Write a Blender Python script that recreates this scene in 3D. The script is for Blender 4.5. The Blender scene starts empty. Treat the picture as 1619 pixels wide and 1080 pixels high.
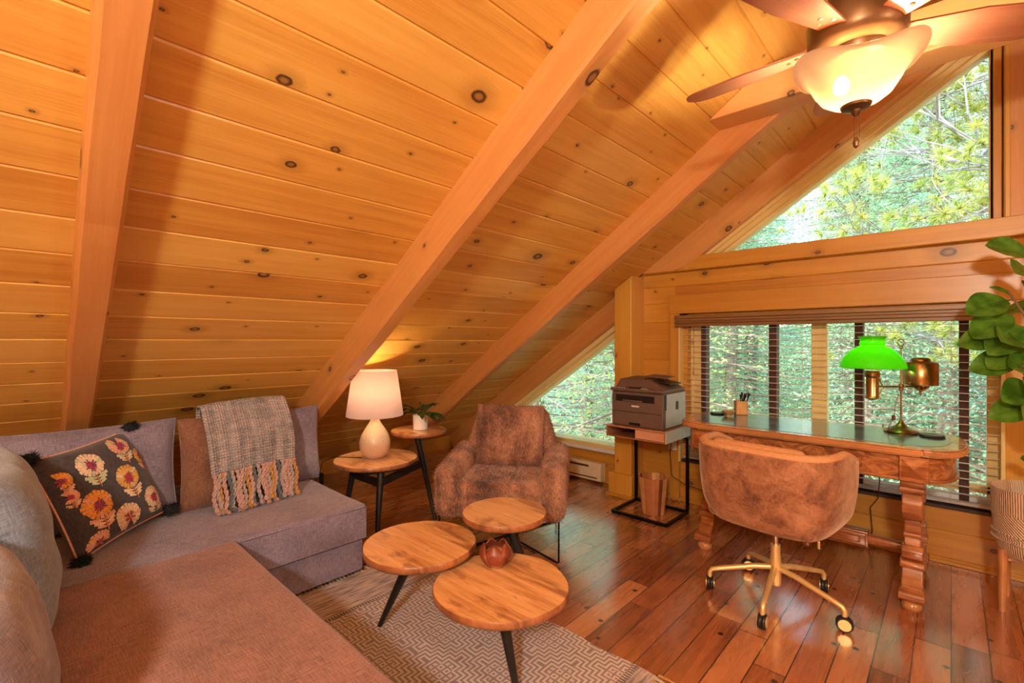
import bpy, math, random
from mathutils import Vector as V, Matrix, noise
random.seed(7)
PI = math.pi
S = bpy.context.scene
COL = S.collection
# ---------------------------------------------------------------- helpers
class NT:
    def __init__(s, name):
        s.m = bpy.data.materials.new(name); s.m.use_nodes = True
        s.t = s.m.node_tree; s.t.nodes.clear()
        s.out = s.t.nodes.new('ShaderNodeOutputMaterial')
    def n(s, typ, ins=None, **kw):
        d = s.t.nodes.new(typ)
        for k, v in kw.items(): setattr(d, k, v)
        for k, v in (ins or {}).items(): s.set(d.inputs[k], v)
        return d
    def set(s, sock, v):
        if isinstance(v, bpy.types.NodeSocket): s.t.links.new(v, sock)
        else: sock.default_value = v
    def m1(s, op, a, b=None, c=None, clamp=False):
        d = s.t.nodes.new('ShaderNodeMath'); d.operation = op; d.use_clamp = clamp
        s.set(d.inputs[0], a)
        if b is not None: s.set(d.inputs[1], b)
        if c is not None: s.set(d.inputs[2], c)
        return d.outputs[0]
    def uv(s): return s.n('ShaderNodeTexCoord').outputs['UV']
    def obj(s): return s.n('ShaderNodeTexCoord').outputs['Object']
    def sep(s, v):
        d = s.n('ShaderNodeSeparateXYZ', {0: v}); return d.outputs
    def comb(s, x, y, z=0.0): return s.n('ShaderNodeCombineXYZ', {0: x, 1: y, 2: z}).outputs[0]
    def map(s, v, scale, loc=(0, 0, 0)):
        return s.n('ShaderNodeMapping', {'Vector': v, 'Scale': scale, 'Location': loc}).outputs[0]
    def noise(s, v, scale=1.0, detail=3.0, rough=.5, dist=0.0):
        return s.n('ShaderNodeTexNoise', {'Vector': v, 'Scale': scale, 'Detail': detail, 'Roughness': rough, 'Distortion': dist}).outputs[0]
    def rng(s, v, a, b, c=0.0, d=1.0, smooth=False):
        r = s.n('ShaderNodeMapRange', {0: v, 1: a, 2: b, 3: c, 4: d}, clamp=True)
        if smooth: r.interpolation_type = 'SMOOTHSTEP'
        return r.outputs[0]
    def mix(s, f, a, b, mode='MIX'):
        d = s.n('ShaderNodeMix', data_type='RGBA', blend_type=mode)
        s.set(d.inputs[0], f)
        for i, c in ((6, a), (7, b)):
            s.set(d.inputs[i], c if isinstance(c, bpy.types.NodeSocket) else (*c, 1))
        return d.outputs[2]
    def ramp(s, f, stops):
        d = s.n('ShaderNodeValToRGB', {0: f}); e = d.color_ramp.elements
        e[0].position, e[0].color = stops[0][0], (*stops[0][1], 1)
        e[1].position, e[1].color = stops[1][0], (*stops[1][1], 1)
        for p, c in stops[2:]:
            x = e.new(p); x.color = (*c, 1)
        return d.outputs[0]
    def bump(s, h, strength=.3, dist=.01):
        return s.n('ShaderNodeBump', {'Height': h, 'Strength': strength, 'Distance': dist}).outputs[0]
    def pbr(s, col, rough=.5, metal=0.0, normal=None, **kw):
        b = s.n('ShaderNodeBsdfPrincipled')
        s.set(b.inputs['Base Color'], col if isinstance(col, bpy.types.NodeSocket) else (*col, 1))
        s.set(b.inputs['Roughness'], rough); s.set(b.inputs['Metallic'], metal)
        if normal is not None: s.set(b.inputs['Normal'], normal)
        for k, v in kw.items():
            s.set(b.inputs[k.replace('_', ' ')], v)
        s.t.links.new(b.outputs[0], s.out.inputs[0]); return s.m
    def finish(s, sh):
        s.t.links.new(sh, s.out.inputs[0]); return s.m

def plain(name, col, rough=.5, metal=0.0, var=.12, scale=30, bump=.08, **kw):
    t = NT(name); n = t.noise(t.obj(), scale, 3)
    c = t.mix(t.rng(n, .3, .7), [x*(1-var) for x in col], [min(1, x*(1+var)) for x in col])
    return t.pbr(c, rough, metal, t.bump(n, bump, .004) if bump else None, **kw)

def pine(name, a, b, c, knots=1.0, rough=.42, grain=1.0, bumpy=.15):
    """boards and beams; UV in metres along the grain / across it, each board in its own 10 m band of V"""
    t = NT(name); u, v, _ = t.sep(t.uv())
    band = t.m1('FLOOR', t.m1('DIVIDE', v, 10.0)); vv = t.m1('SUBTRACT', v, t.m1('MULTIPLY', band, 10.0))
    rnd = t.n('ShaderNodeTexWhiteNoise', {'W': band}, noise_dimensions='1D').outputs[0]
    vec = t.comb(u, v)
    # knots
    kv = t.comb(t.m1('MULTIPLY', u, 2.3), t.m1('ADD', t.m1('MULTIPLY', v, 6.0), t.m1('MULTIPLY', rnd, 9.0)))
    vo = t.n('ShaderNodeTexVoronoi', {'Vector': kv, 'Scale': 1.0}, voronoi_dimensions='2D')
    dl = t.n('ShaderNodeVectorMath', {0: kv, 1: vo.outputs['Position']}, operation='SUBTRACT').outputs[0]
    dx, dy, _ = t.sep(dl); cr, cg, cb = t.n('ShaderNodeSeparateColor', {0: vo.outputs['Color']}).outputs
    ex = t.m1('DIVIDE', dx, 2.3*1.45); ey = t.m1('DIVIDE', dy, 6.0)
    wob = t.m1('MULTIPLY', t.m1('SUBTRACT', t.noise(vec, 60, 2), .5), .007)
    d = t.m1('ADD', t.m1('SQRT', t.m1('ADD', t.m1('MULTIPLY', ex, ex), t.m1('MULTIPLY', ey, ey))), wob)
    rad = t.m1('ADD', .004, t.m1('MULTIPLY', t.m1('MULTIPLY', t.m1('MULTIPLY', cr, cr), cr), .022))
    q = t.m1('DIVIDE', d, rad)
    on = t.m1('GREATER_THAN', cg, 1-.78*knots)
    core = t.m1('MULTIPLY', on, t.rng(q, 1.25, .85, smooth=True))
    ring = t.m1('MULTIPLY', core, t.rng(q, .35, .8, .45, 1.0))
    halo = t.m1('MULTIPLY', on, t.rng(q, 4.0, 1.0, 0, .45, smooth=True))
    # grain, bending round the knots
    gv = t.comb(t.m1('MULTIPLY', u, 1.1), t.m1('ADD', t.m1('MULTIPLY', v, 24.0), t.m1('MULTIPLY', halo, 1.2)))
    g1 = t.noise(gv, 1.0, 4, .6, .35); g2 = t.noise(t.comb(t.m1('MULTIPLY', u, 4.0), t.m1('MULTIPLY', v, 160.0)), 1.0, 2)
    g3 = t.noise(t.comb(t.m1('MULTIPLY', u, .8), t.m1('MULTIPLY', v, 3.0)), 1.0, 2)
    f = t.m1('ADD', t.m1('MULTIPLY', g1, .7*grain), t.m1('MULTIPLY', g2, .3*grain))
    col = t.ramp(t.m1('ADD', t.m1('MULTIPLY', f, .75), t.m1('MULTIPLY', rnd, .25)), [(.25, c), (.75, a), (.5, b)])
    col = t.mix(t.rng(g3, .35, .7, 0, .35), col, b, 'MULTIPLY')
    col = t.mix(halo, col, [x*.6 for x in c])
    col = t.mix(ring, col, (.055, .017, .006))
    return t.pbr(col, rough, 0, t.bump(t.m1('SUBTRACT', g1, t.m1('MULTIPLY', core, .6)), bumpy, .003), Coat_Weight=.25, Coat_Roughness=.25)

def fabric(name, a, b, weave=1.0, rough=.95, s=1.0):
    t = NT(name); u, v, _ = t.sep(t.uv())
    n1 = t.noise(t.comb(t.m1('MULTIPLY', u, 30*s), t.m1('MULTIPLY', v, 420*s)), 1, 2)
    n2 = t.noise(t.comb(t.m1('MULTIPLY', u, 420*s), t.m1('MULTIPLY', v, 30*s)), 1, 2)
    n3 = t.noise(t.comb(u, v), 7, 3)
    f = t.m1('ADD', t.m1('MULTIPLY', t.m1('ADD', n1, n2), .5), t.m1('MULTIPLY', t.m1('SUBTRACT', n3, .5), .3))
    col = t.mix(t.rng(f, .38, .62), a, b)
    return t.pbr(col, rough, 0, t.bump(f, .35*weave, .003), Sheen_Weight=.25)

def shade_mat(name, col, tr, em, emcol, opaque=.5):
    t = NT(name); d = t.n('ShaderNodeBsdfDiffuse', {0: (*col, 1)}); tl = t.n('ShaderNodeBsdfTranslucent', {0: (*col, 1)})
    tp = t.n('ShaderNodeBsdfTransparent', {0: (*col, 1)}); e = t.n('ShaderNodeEmission', {0: (*emcol, 1), 1: em})
    m = t.n('ShaderNodeMixShader', {0: opaque, 1: d.outputs[0], 2: tl.outputs[0]}); m2 = t.n('ShaderNodeMixShader', {0: tr, 1: m.outputs[0], 2: tp.outputs[0]})
    return t.finish(t.n('ShaderNodeAddShader', {0: m2.outputs[0], 1: e.outputs[0]}).outputs[0])

class MB:
    """collects geometry for ONE mesh object"""
    bid = 0
    def __init__(s): s.v = []; s.f = []; s.uv = []; s.mi = []; s.cur = 0
    def face(s, idx, uvs): s.f.append(idx); s.uv.append(uvs); s.mi.append(s.cur)
    def prism(s, prof, o, U, Vv, W, L, id=None):
        """profile (list of (a,b) in axes Vv,W) extruded along U by L"""
        MB.bid += 1; off = MB.bid % 900*10.0 + 3; ru = random.random()*40
        o, U, Vv, W = V(o), V(U).normalized(), V(Vv).normalized(), V(W).normalized()
        n = len(prof); b = len(s.v)
        for k in (0, 1):
            for a, c in prof: s.v.append(o+U*(L*k)+Vv*a+W*c)
        acc = 0.0
        for i in range(n):
            j = (i+1) % n; w = math.dist(prof[i], prof[j])
            s.face([b+i, b+j, b+n+j, b+n+i], [(ru, off+acc), (ru, off+acc+w), (ru+L, off+acc+w), (ru+L, off+acc)]); acc += w
        s.face([b+i for i in range(n)][::-1], [(ru+prof[i][0]*.4, off+prof[i][1]) for i in range(n)][::-1])
        s.face([b+n+i for i in range(n)], [(ru+prof[i][0]*.4, off+prof[i][1]) for i in range(n)])
        return s
    def box(s, x0, x1, y0, y1, z0, z1, c=0.0):
        d = [x1-x0, y1-y0, z1-z0]; ax = d.index(max(d))
        A = [V((1, 0, 0)), V((0, 1, 0)), V((0, 0, 1))]; U, P, Q = A[ax], A[(ax+1) % 3], A[(ax+2) % 3]
        return s.prism(rect(d[(ax+1) % 3], d[(ax+2) % 3], c), (x0, y0, z0), U, P, Q, d[ax])
    def bar(s, p, q, w, h, up=(0, 0, 1), c=0.0, taper=1.0):
        p, q = V(p), V(q); U = (q-p); L = U.length; U.normalize()
        P = U.cross(V(up))
        if P.length < 1e-4: P = U.cross(V((1, 0, 0)))
        P.normalize(); Q = P.cross(U)
        b = len(s.v); s.prism(rect(w, h, c), p-P*w/2-Q*h/2, U, P, Q, L)
        if taper != 1.0:
            n = (len(s.v)-b)//2
            for i in range(b+n, b+2*n): s.v[i] = q+(s.v[i]-q)*taper
        return s
    def hexa(s, c8):
        """corners: bottom 4 ccw, top 4 ccw"""
        b = len(s.v); s.v += [V(c) for c in c8]; MB.bid += 1; off = MB.bid % 900*10.0+3
        for f in ((3, 2, 1, 0), (4, 5, 6, 7), (0, 1, 5, 4), (1, 2, 6, 5), (2, 3, 7, 6), (3, 0, 4, 7)):
            p = [V(c8[i]) for i in f]; e = (p[1]-p[0]); l = e.length; h = (p[2]-p[1]).length
            s.face([b+i for i in f], [(0, off), (l, off), (l, off+h), (0, off+h)])
        return s
    def tube(s, pts, r, seg=10, caps=True, flat=1.0):
        pts = [V(p) for p in pts]; n = len(pts); rr = r if hasattr(r, '__len__') else [r]*n
        b = len(s.v); T = [(pts[min(i+1, n-1)]-pts[max(i-1, 0)]).normalized() for i in range(n)]
        N = T[0].orthogonal().normalized(); MB.bid += 1; off = MB.bid % 900*10.0+3; L = 0; Ls = []
        for i in range(n):
            if i: L += (pts[i]-pts[i-1]).length
            Ls.append(L); N = (N-T[i]*N.dot(T[i])).normalized(); B = T[i].cross(N)
            for k in range(seg):
                a = 2*PI*k/seg; s.v.append(pts[i]+(N*math.cos(a)+B*math.sin(a)*flat)*rr[i])
        for i in range(n-1):
            for k in range(seg):
                k2 = (k+1) % seg; w = 2*PI*max(rr)/seg
                s.face([b+i*seg+k, b+i*seg+k2, b+(i+1)*seg+k2, b+(i+1)*seg+k],
                       [(Ls[i], off+k*w), (Ls[i], off+k*w+w), (Ls[i+1], off+k*w+w), (Ls[i+1], off+k*w)])
        if caps:
            for i0, rev in ((0, True), (n-1, False)):
                idx = [b+i0*seg+k for k in range(seg)]
                if rev: idx.reverse()
                s.face(idx, [(.01*math.cos(k), off+.01*math.sin(k)) for k in range(seg)])
        return s
    def lathe(s, prof, seg=32, c=(0, 0, 0), fr=None, M=None):
        """prof: (radius, z) from bottom to top; fr(angle, i) scales the radius / shifts z"""
        b = len(s.v); n = len(prof); c = V(c); MB.bid += 1; off = MB.bid % 900*10.0+3; acc = [0]
        for i in range(1, n): acc.append(acc[-1]+math.dist(prof[i], prof[i-1]))
        for i, (r, z) in enumerate(prof):
            for k in range(seg):
                a = 2*PI*k/seg; k1, dz = fr(a, i) if fr else (1, 0)
                p = V((r*k1*math.cos(a), r*k1*math.sin(a), z+dz)); s.v.append((M @ p if M else p)+c)
        mr = max(p[0] for p in prof)
        for i in range(n-1):
            for k in range(seg):
                k2 = (k+1) % seg; w = 2*PI*mr/seg
                s.face([b+i*seg+k, b+i*seg+k2, b+(i+1)*seg+k2, b+(i+1)*seg+k],
                       [(acc[i], off+k*w), (acc[i], off+k*w+w), (acc[i+1], off+k*w+w), (acc[i+1], off+k*w)])
        for i0, rev in ((0, True), (n-1, False)):
            if prof[i0][0] > 1e-5:
                idx = [b+i0*seg+k for k in range(seg)]; r = prof[i0][0]
                uv = [(r*math.cos(2*PI*k/seg), off+r*math.sin(2*PI*k/seg)) for k in range(seg)]
                if rev: idx.reverse(); uv.reverse()
                s.face(idx, uv)
        return s
    def grid(s, fn, nu, nv, su=1.0, sv=1.0, flip=False):
        b = len(s.v)
        for j in range(nv+1):
            for i in range(nu+1): s.v.append(V(fn(i/nu, j/nv)))
        for j in range(nv):
            for i in range(nu):
                a = b+j*(nu+1)+i; q = [a, a+1, a+nu+2, a+nu+1]
                t = [(i/nu*su, j/nv*sv), ((i+1)/nu*su, j/nv*sv), ((i+1)/nu*su, (j+1)/nv*sv), (i/nu*su, (j+1)/nv*sv)]
                if flip: q.reverse(); t.reverse()
                s.face(q, t)
        return s
    def tri(s, a, b_, c):
        b = len(s.v); s.v += [V(a), V(b_), V(c)]; s.face([b, b+1, b+2], [(0, 0), (.01, 0), (.005, .02)]); return s
    def xf(s, M, start=0):
        for i in range(start, len(s.v)): s.v[i] = M @ s.v[i]
        return s
    def build(s, name, mats, parent=None, smooth=False, bevel=0, seg=3, sub=0, solid=0, at=None, apply=False):
        at = V(at) if at is not None else V((0, 0, 0))
        me = bpy.data.meshes.new(name); me.from_pydata([tuple(p-at) for p in s.v], [], s.f)
        uvl = me.uv_layers.new(name='UVMap'); k = 0; flat = []
        for uvs in s.uv:
            for q in uvs: flat += [q[0], q[1]]
        uvl.data.foreach_set('uv', flat)
        for m in (mats if isinstance(mats, (list, tuple)) else [mats]): me.materials.append(m)
        me.polygons.foreach_set('material_index', s.mi)
        if smooth:
            me.polygons.foreach_set('use_smooth', [True]*len(me.polygons)); me.set_sharp_from_angle(angle=math.radians(50))
        me.update(); me.validate()
        o = bpy.data.objects.new(name, me); COL.objects.link(o); o.location = at
        if parent: o.parent = parent
        if solid:
            d = o.modifiers.new('s', 'SOLIDIFY'); d.thickness = solid; d.offset = 0
        if bevel:
            d = o.modifiers.new('b', 'BEVEL'); d.width = bevel; d.segments = seg; d.limit_method = 'ANGLE'; d.angle_limit = math.radians(40)
        if sub:
            d = o.modifiers.new('u', 'SUBSURF'); d.levels = d.render_levels = sub
        if apply:
            bpy.context.view_layer.update()
            m2 = bpy.data.meshes.new_from_object(o.evaluated_get(bpy.context.evaluated_depsgraph_get()))
            o.modifiers.clear(); o.data = m2; m2.name = name
        return o

def rect(w, h, c=0.0):
    if c <= 0: return [(0, 0), (w, 0), (w, h), (0, h)]
    return [(c, 0), (w-c, 0), (w, c), (w, h-c), (w-c, h), (c, h), (0, h-c), (0, c)]

def tag(o, label=None, cat=None, group=None, kind=None):
    if label: o['label'] = label
    if cat: o['category'] = cat
    if group: o['group'] = group
    if kind: o['kind'] = kind
    return o
def thing(name, label, cat, loc=(0, 0, 0), rz=0.0, group=None):
    o = bpy.data.objects.new(name, None); o.empty_display_size = .1; COL.objects.link(o)
    o.location = loc; o.rotation_euler = (0, 0, rz)
    return tag(o, label, cat, group)
def struct(o): o['kind'] = 'structure'; return o
def copy_tree(o, parent=None):
    c = o.copy(); COL.objects.link(c); c.parent = parent
    for ch in list(o.children): copy_tree(ch, c)
    return c

# ---------------------------------------------------------------- materials
PA, PB, PC = (.84, .53, .135), (.75, .42, .085), (.58, .27, .042)
M_ceil = pine('pine_ceiling', PA, PB, PC, 1.0, .45)
M_beam = pine('pine_beam', (.78, .43, .15), (.72, .37, .115), (.60, .27, .075), .35, .5, .8)
M_wall = pine('pine_wall', (.72, .38, .062), (.62, .30, .038), (.46, .19, .022), .7, .42)
M_trim = pine('pine_trim', (.76, .43, .075), (.69, .365, .055), (.57, .27, .035), .2, .4, .7)
M_casing_daylit = pine('pine_casing_daylit', (.92, .80, .44), (.88, .74, .36), (.78, .60, .25), 0, .35, .6)  # casing pine lightened, the daylight on it put into the colour
M_slabtop = None
def floor_mat():
    t = NT('hickory_floor'); x, y, _ = t.sep(t.obj()); W = .117
    row = t.m1('FLOOR', t.m1('DIVIDE', x, W)); fx = t.m1('FRACT', t.m1('DIVIDE', x, W))
    r1 = t.n('ShaderNodeTexWhiteNoise', {'W': row}, noise_dimensions='1D').outputs[0]
    yy = t.m1('ADD', t.m1('DIVIDE', y, .95), t.m1('MULTIPLY', r1, 7.0))
    cell = t.m1('FLOOR', yy); fy = t.m1('FRACT', yy)
    rnd = t.n('ShaderNodeTexWhiteNoise', {'Vector': t.comb(row, cell)}, noise_dimensions='2D').outputs[0]
    ex = t.m1('MINIMUM', fx, t.m1('SUBTRACT', 1.0, fx)); ey = t.m1('MINIMUM', fy, t.m1('SUBTRACT', 1.0, fy))
    gap = t.m1('MAXIMUM', t.rng(ex, .028, .012), t.rng(ey, .0035, .0015))
    gx = t.comb(t.m1('ADD', t.m1('MULTIPLY', x, 26.0), t.m1('MULTIPLY', rnd, 30)), t.m1('MULTIPLY', y, 2.2), rnd)
    g = t.noise(gx, 1.0, 5, .65, .8); g2 = t.noise(t.comb(t.m1('MULTIPLY', x, 8), t.m1('MULTIPLY', y, 3), rnd), 1, 3)
    f = t.m1('ADD', t.m1('MULTIPLY', g, .55), t.m1('MULTIPLY', rnd, .45))
    col = t.ramp(f, [(.22, (.20, .055, .020)), (.8, (.66, .28, .11)), (.5, (.43, .145, .05))])
    col = t.mix(t.rng(g2, .56, .72, 0, .55), col, (.13, .035, .014))
    vo = t.n('ShaderNodeTexVoronoi', {'Vector': t.comb(x, y), 'Scale': 3.2}, voronoi_dimensions='2D').outputs[0]
    col = t.mix(t.rng(vo, .05, .025), col, (.03, .012, .006))
    col = t.mix(gap, col, (.035, .014, .008))
    h = t.m1('SUBTRACT', t.m1('MULTIPLY', t.noise(t.comb(t.m1('MULTIPLY', x, 20), t.m1('MULTIPLY', y, 5)), 1, 2), .5), gap)
    return t.pbr(col, t.rng(g, .3, .7, .22, .34), 0, t.bump(h, .28, .004), Specular_IOR_Level=.65, Coat_Weight=1.0, Coat_Roughness=.17, Coat_IOR=2.1)
M_floor = floor_mat()
M_sofa = fabric('sofa_fabric_mauve', (.145, .115, .165), (.32, .27, .36))
M_sofa_warm_lit = fabric('sofa_fabric_warm_lit', (.17, .075, .058), (.36, .175, .13))  # same sofa fabric, its brown is warm light put into the colour
M_cush_grey = fabric('cushion_fabric_grey', (.13, .175, .25), (.29, .36, .48))
M_cush_lilac = fabric('cushion_fabric_lilac', (.14, .12, .165), (.30, .26, .335))
M_cush_rust = fabric('cushion_fabric_rust', (.15, .06, .036), (.31, .15, .085))
M_black = plain('black_wood', (.012, .010, .009), .35, 0, .3, 20, .05)
M_blackmetal = plain('black_metal', (.008, .008, .008), .35, .6, .1, 20, 0)
M_brass = plain('aged_brass', (.55, .34, .10), .28, 1, .3, 25, .05)
M_antique = plain('antique_brass', (.44, .31, .13), .27, 1, .45, 12, .05)
M_gold = plain('gold_painted_steel', (.86, .62, .27), .36, .55, .08, 20, 0)
M_bronze = plain('oiled_bronze', (.16, .085, .035), .38, .7, .3, 12, .05)
M_white = plain('white_ceramic', (.78, .74, .70), .3, 0, .04, 20, .02)
M_heater = plain('cream_enamel', (.78, .64, .42), .4, 0, .05, 20, .02)
M_windark = plain('dark_window_frame', (.045, .022, .014), .5, 0, .3, 200, .1)
M_tape = fabric('dark_ladder_tape', (.035, .015, .010), (.12, .05, .035))
M_valance = pine('wooden_valance', (.36, .19, .065), (.27, .13, .04), (.18, .08, .022), 0, .45)
M_slat = shade_mat('blind_slat', (.92, .88, .82), 0.0, 0.0, (1, 1, 1), .6)
M_whiterail = plain('white_rail', (.8, .8, .82), .4, 0, .03, 20, 0)
def slab_mat(name, a, b, c, dk):
    t = NT(name); o = t.obj(); x, y, z = t.sep(o)
    g = t.noise(t.comb(t.m1('MULTIPLY', x, 2.2), t.m1('MULTIPLY', y, 22), t.m1('MULTIPLY', z, 12)), 1, 5, .6, .9)
    h = t.noise(t.comb(t.m1('MULTIPLY', x, 2.2), t.m1('MULTIPLY', y, 9), z), 1, 4, .55, 1.0)
    f = t.noise(t.comb(t.m1('MULTIPLY', x, 12), t.m1('MULTIPLY', y, 120), t.m1('MULTIPLY', z, 60)), 1, 2)
    col = t.ramp(t.m1('ADD', t.m1('MULTIPLY', g, .8), t.m1('MULTIPLY', f, .2)), [(.3, c), (.7, a), (.5, b)])
    col = t.mix(t.rng(h, .55, .64, 0, .75), col, dk)
    return t.pbr(col, .38, 0, t.bump(f, .08, .002), Coat_Weight=.2, Coat_Roughness=.3)
M_slab = slab_mat('acacia_slab', (.82, .50, .24), (.70, .37, .145), (.46, .19, .06), (.24, .075, .03))
M_slab2 = slab_mat('acacia_slab_pale', (.84, .58, .32), (.74, .45, .22), (.55, .28, .12), (.34, .14, .065))
M_bark = slab_mat('acacia_edge', (.50, .20, .075), (.36, .13, .045), (.22, .07, .025), (.10, .03, .012))
def carved_mat():
    t = NT('carved_walnut'); o = t.obj()
    g = t.noise(t.map(o, (4, 4, 30)), 1, 5, .6, 1.2); h = t.noise(o, 18, 3)
    col = t.ramp(t.m1('ADD', t.m1('MULTIPLY', g, .7), t.m1('MULTIPLY', h, .3)), [(.32, (.15, .042, .014)), (.68, (.52, .20, .065)), (.5, (.33, .105, .032))])
    return t.pbr(col, .3, 0, t.bump(h, .12, .004), Coat_Weight=.5, Coat_Roughness=.15)
M_walnut = carved_mat()
def burl_mat():
    t = NT('burl_apron'); o = t.obj()
    g = t.noise(t.map(o, (9, 9, 14)), 1, 4, .6, 3.0)
    col = t.ramp(g, [(.35, (.20, .06, .018)), (.68, (.58, .24, .08)), (.5, (.38, .13, .04))])
    return t.pbr(col, .28, 0, None, Coat_Weight=.5, Coat_Roughness=.15)
M_burl = burl_mat()
M_edge = plain('polished_walnut_edge', (.50, .21, .075), .25, 0, .25, 8, .03, Coat_Weight=.5)
M_leather = plain('blue_black_leather', (.045, .085, .115), .2, 0, .25, 60, .05, Specular_IOR_Level=.9, Coat_Weight=.6, Coat_Roughness=.12)
def velvet():
    t = NT('brushed_suede'); o = t.obj()
    n = t.noise(o, 9, 5, .65, .6); n2 = t.noise(o, 90, 2)
    f = t.m1('ADD', t.m1('MULTIPLY', n, .8), t.m1('MULTIPLY', n2, .2))
    col = t.ramp(f, [(.34, (.12, .04, .018)), (.64, (.46, .215, .11)), (.5, (.31, .125, .055))])
    return t.pbr(col, .8, 0, t.bump(n2, .3, .002), Sheen_Weight=.6, Sheen_Roughness=.4, Sheen_Tint=(1, .75, .5, 1))
M_velvet = velvet()
M_welt = plain('suede_welt', (.62, .30, .13), .7, 0, .1, 60, .1)
def furmat():
    t = NT('brown_faux_fur'); o = t.obj(); x, y, z = t.sep(o)
    n = t.noise(t.map(o, (7, 7, 5)), 1, 4, .6, .5); n2 = t.noise(t.map(o, (160, 160, 50)), 1, 2)
    st = t.noise(t.comb(t.m1('MULTIPLY', x, 9), 0.0, t.m1('MULTIPLY', z, 1.0)), 1, 2)
    f = t.m1('ADD', t.m1('ADD', t.m1('MULTIPLY', n, .45), t.m1('MULTIPLY', n2, .3)), t.m1('MULTIPLY', st, .25))
    col = t.ramp(f, [(.38, (.055, .02, .012)), (.62, (.56, .29, .165)), (.49, (.28, .115, .06))])
    return t.pbr(col, .75, 0, t.bump(n2, .5, .006), Sheen_Weight=.4)
M_fur = furmat()
def leafmat(name, a, b, rough=.4, tr=.25):
    t = NT(name); n = t.noise(t.obj(), 14, 3)
    c = t.mix(t.rng(n, .35, .65), a, b)
    p = t.n('ShaderNodeBsdfPrincipled', {'Roughness': rough}); t.set(p.inputs['Base Color'], c)
    tl = t.n('ShaderNodeBsdfTranslucent'); t.set(tl.inputs[0], c)
    return t.finish(t.n('ShaderNodeMixShader', {0: tr, 1: p.outputs[0], 2: tl.outputs[0]}).outputs[0])
M_fig = leafmat('fig_leaf', (.055, .16, .012), (.17, .38, .04), .3, .3)
M_philo = leafmat('dark_leaf', (.02, .055, .012), (.06, .12, .02))
M_stem = plain('brown_stem', (.25, .15, .07), .7)
M_soil = plain('dark_soil', (.05, .03, .02), .95, 0, .4, 60, .5)
def glassmat():
    t = NT('clear_glass'); tr = t.n('ShaderNodeBsdfTransparent'); g = t.n('ShaderNodeBsdfGlossy', {'Roughness': .02})
    fr = t.n('ShaderNodeFresnel', {'IOR': 1.35}).outputs[0]
    return t.finish(t.n('ShaderNodeMixShader', {0: t.m1('MULTIPLY', fr, .6), 1: tr.outputs[0], 2: g.outputs[0]}).outputs[0])
M_glass = glassmat()
def emit(name, col, k):
    t = NT(name); return t.finish(t.n('ShaderNodeEmission', {0: (*col, 1), 1: k}).outputs[0])


# ---------------------------------------------------------------- room
CZ, SL = 3.155, .672            # ceiling plane z = CZ + SL * x, rising towards the ridge
RX = .35; RZ = CZ+SL*RX         # ridge
YW, YB = 3.74, -2.0             # gable wall, wall behind
XL = -4.5; XR = 2*RX-XL
ca = math.atan(SL); U1 = V((math.cos(ca), 0, math.sin(ca))); NL = V((math.sin(ca), 0, -math.cos(ca)))  # into the room
def cz(x): return CZ+SL*x if x <= RX else 2*RZ-CZ-SL*x

struct(MB().box(XL-.3, XR+.3, YB-.2, YW+.16, -.12, 0).build('floor', M_floor))
# sloped board ceiling, left side and right side, each board with chamfered edges
def slope(side):
    m = MB(); bw = .1800; start = XL-.1; n = 34
    # a board joint falls at x=-1.552 on the left side
    s0 = (-1.552-RX)/math.cos(ca); k0 = -int(-s0/bw)
    ssteps = [s0+bw*k for k in range(-22, 13)]
    for a in ssteps:
        a2 = a+bw
        if a >= -.001: continue
        a2 = min(a2, 0.0); w = a2-a
        c = .006; prof = [(0, c), (c, 0), (w-c, 0), (w, c), (w, .03), (0, .03)]
        u = U1 if side < 0 else V((-U1.x, 0, U1.z)); nn = (NL if side < 0 else V((-NL.x, 0, NL.z)))
        o = V((RX, YB-.1, RZ))+u*a
        m.prism(prof, o, (0, 1, 0), u, -nn, YW+.3-YB)
    return m
struct(tag(slope(-1).build('ceiling', M_ceil)))
o = slope(1).build('ceiling', M_ceil); struct(o)
# outer roof deck keeps the daylight out
m = MB(); m.hexa([(XL-.4, YB-.2, cz(XL)-.4*SL+.06), (RX, YB-.2, RZ+.06), (RX, YW+.35, RZ+.06), (XL-.4, YW+.35, cz(XL)-.4*SL+.06),
                  (XL-.4, YB-.2, cz(XL)-.4*SL+.2), (RX, YB-.2, RZ+.2), (RX, YW+.35, RZ+.2), (XL-.4, YW+.35, cz(XL)-.4*SL+.2)])
m.hexa([(RX, YB-.2, RZ+.06), (XR+.4, YB-.2, cz(XL)-.4*SL+.06), (XR+.4, YW+.35, cz(XL)-.4*SL+.06), (RX, YW+.35, RZ+.06),
        (RX, YB-.2, RZ+.2), (XR+.4, YB-.2, cz(XL)-.4*SL+.2), (XR+.4, YW+.35, cz(XL)-.4*SL+.2), (RX, YW+.35, RZ+.2)])
struct(m.build('roof', M_beam))
# knee boards where the slope meets the floor
struct(MB().box(XL, XL+.03, YB, YW, 0, .15).build('baseboard_left', M_trim))
struct(MB().box(XR-.03, XR, YB, YW, 0, .15).build('baseboard_right', M_trim))
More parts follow.
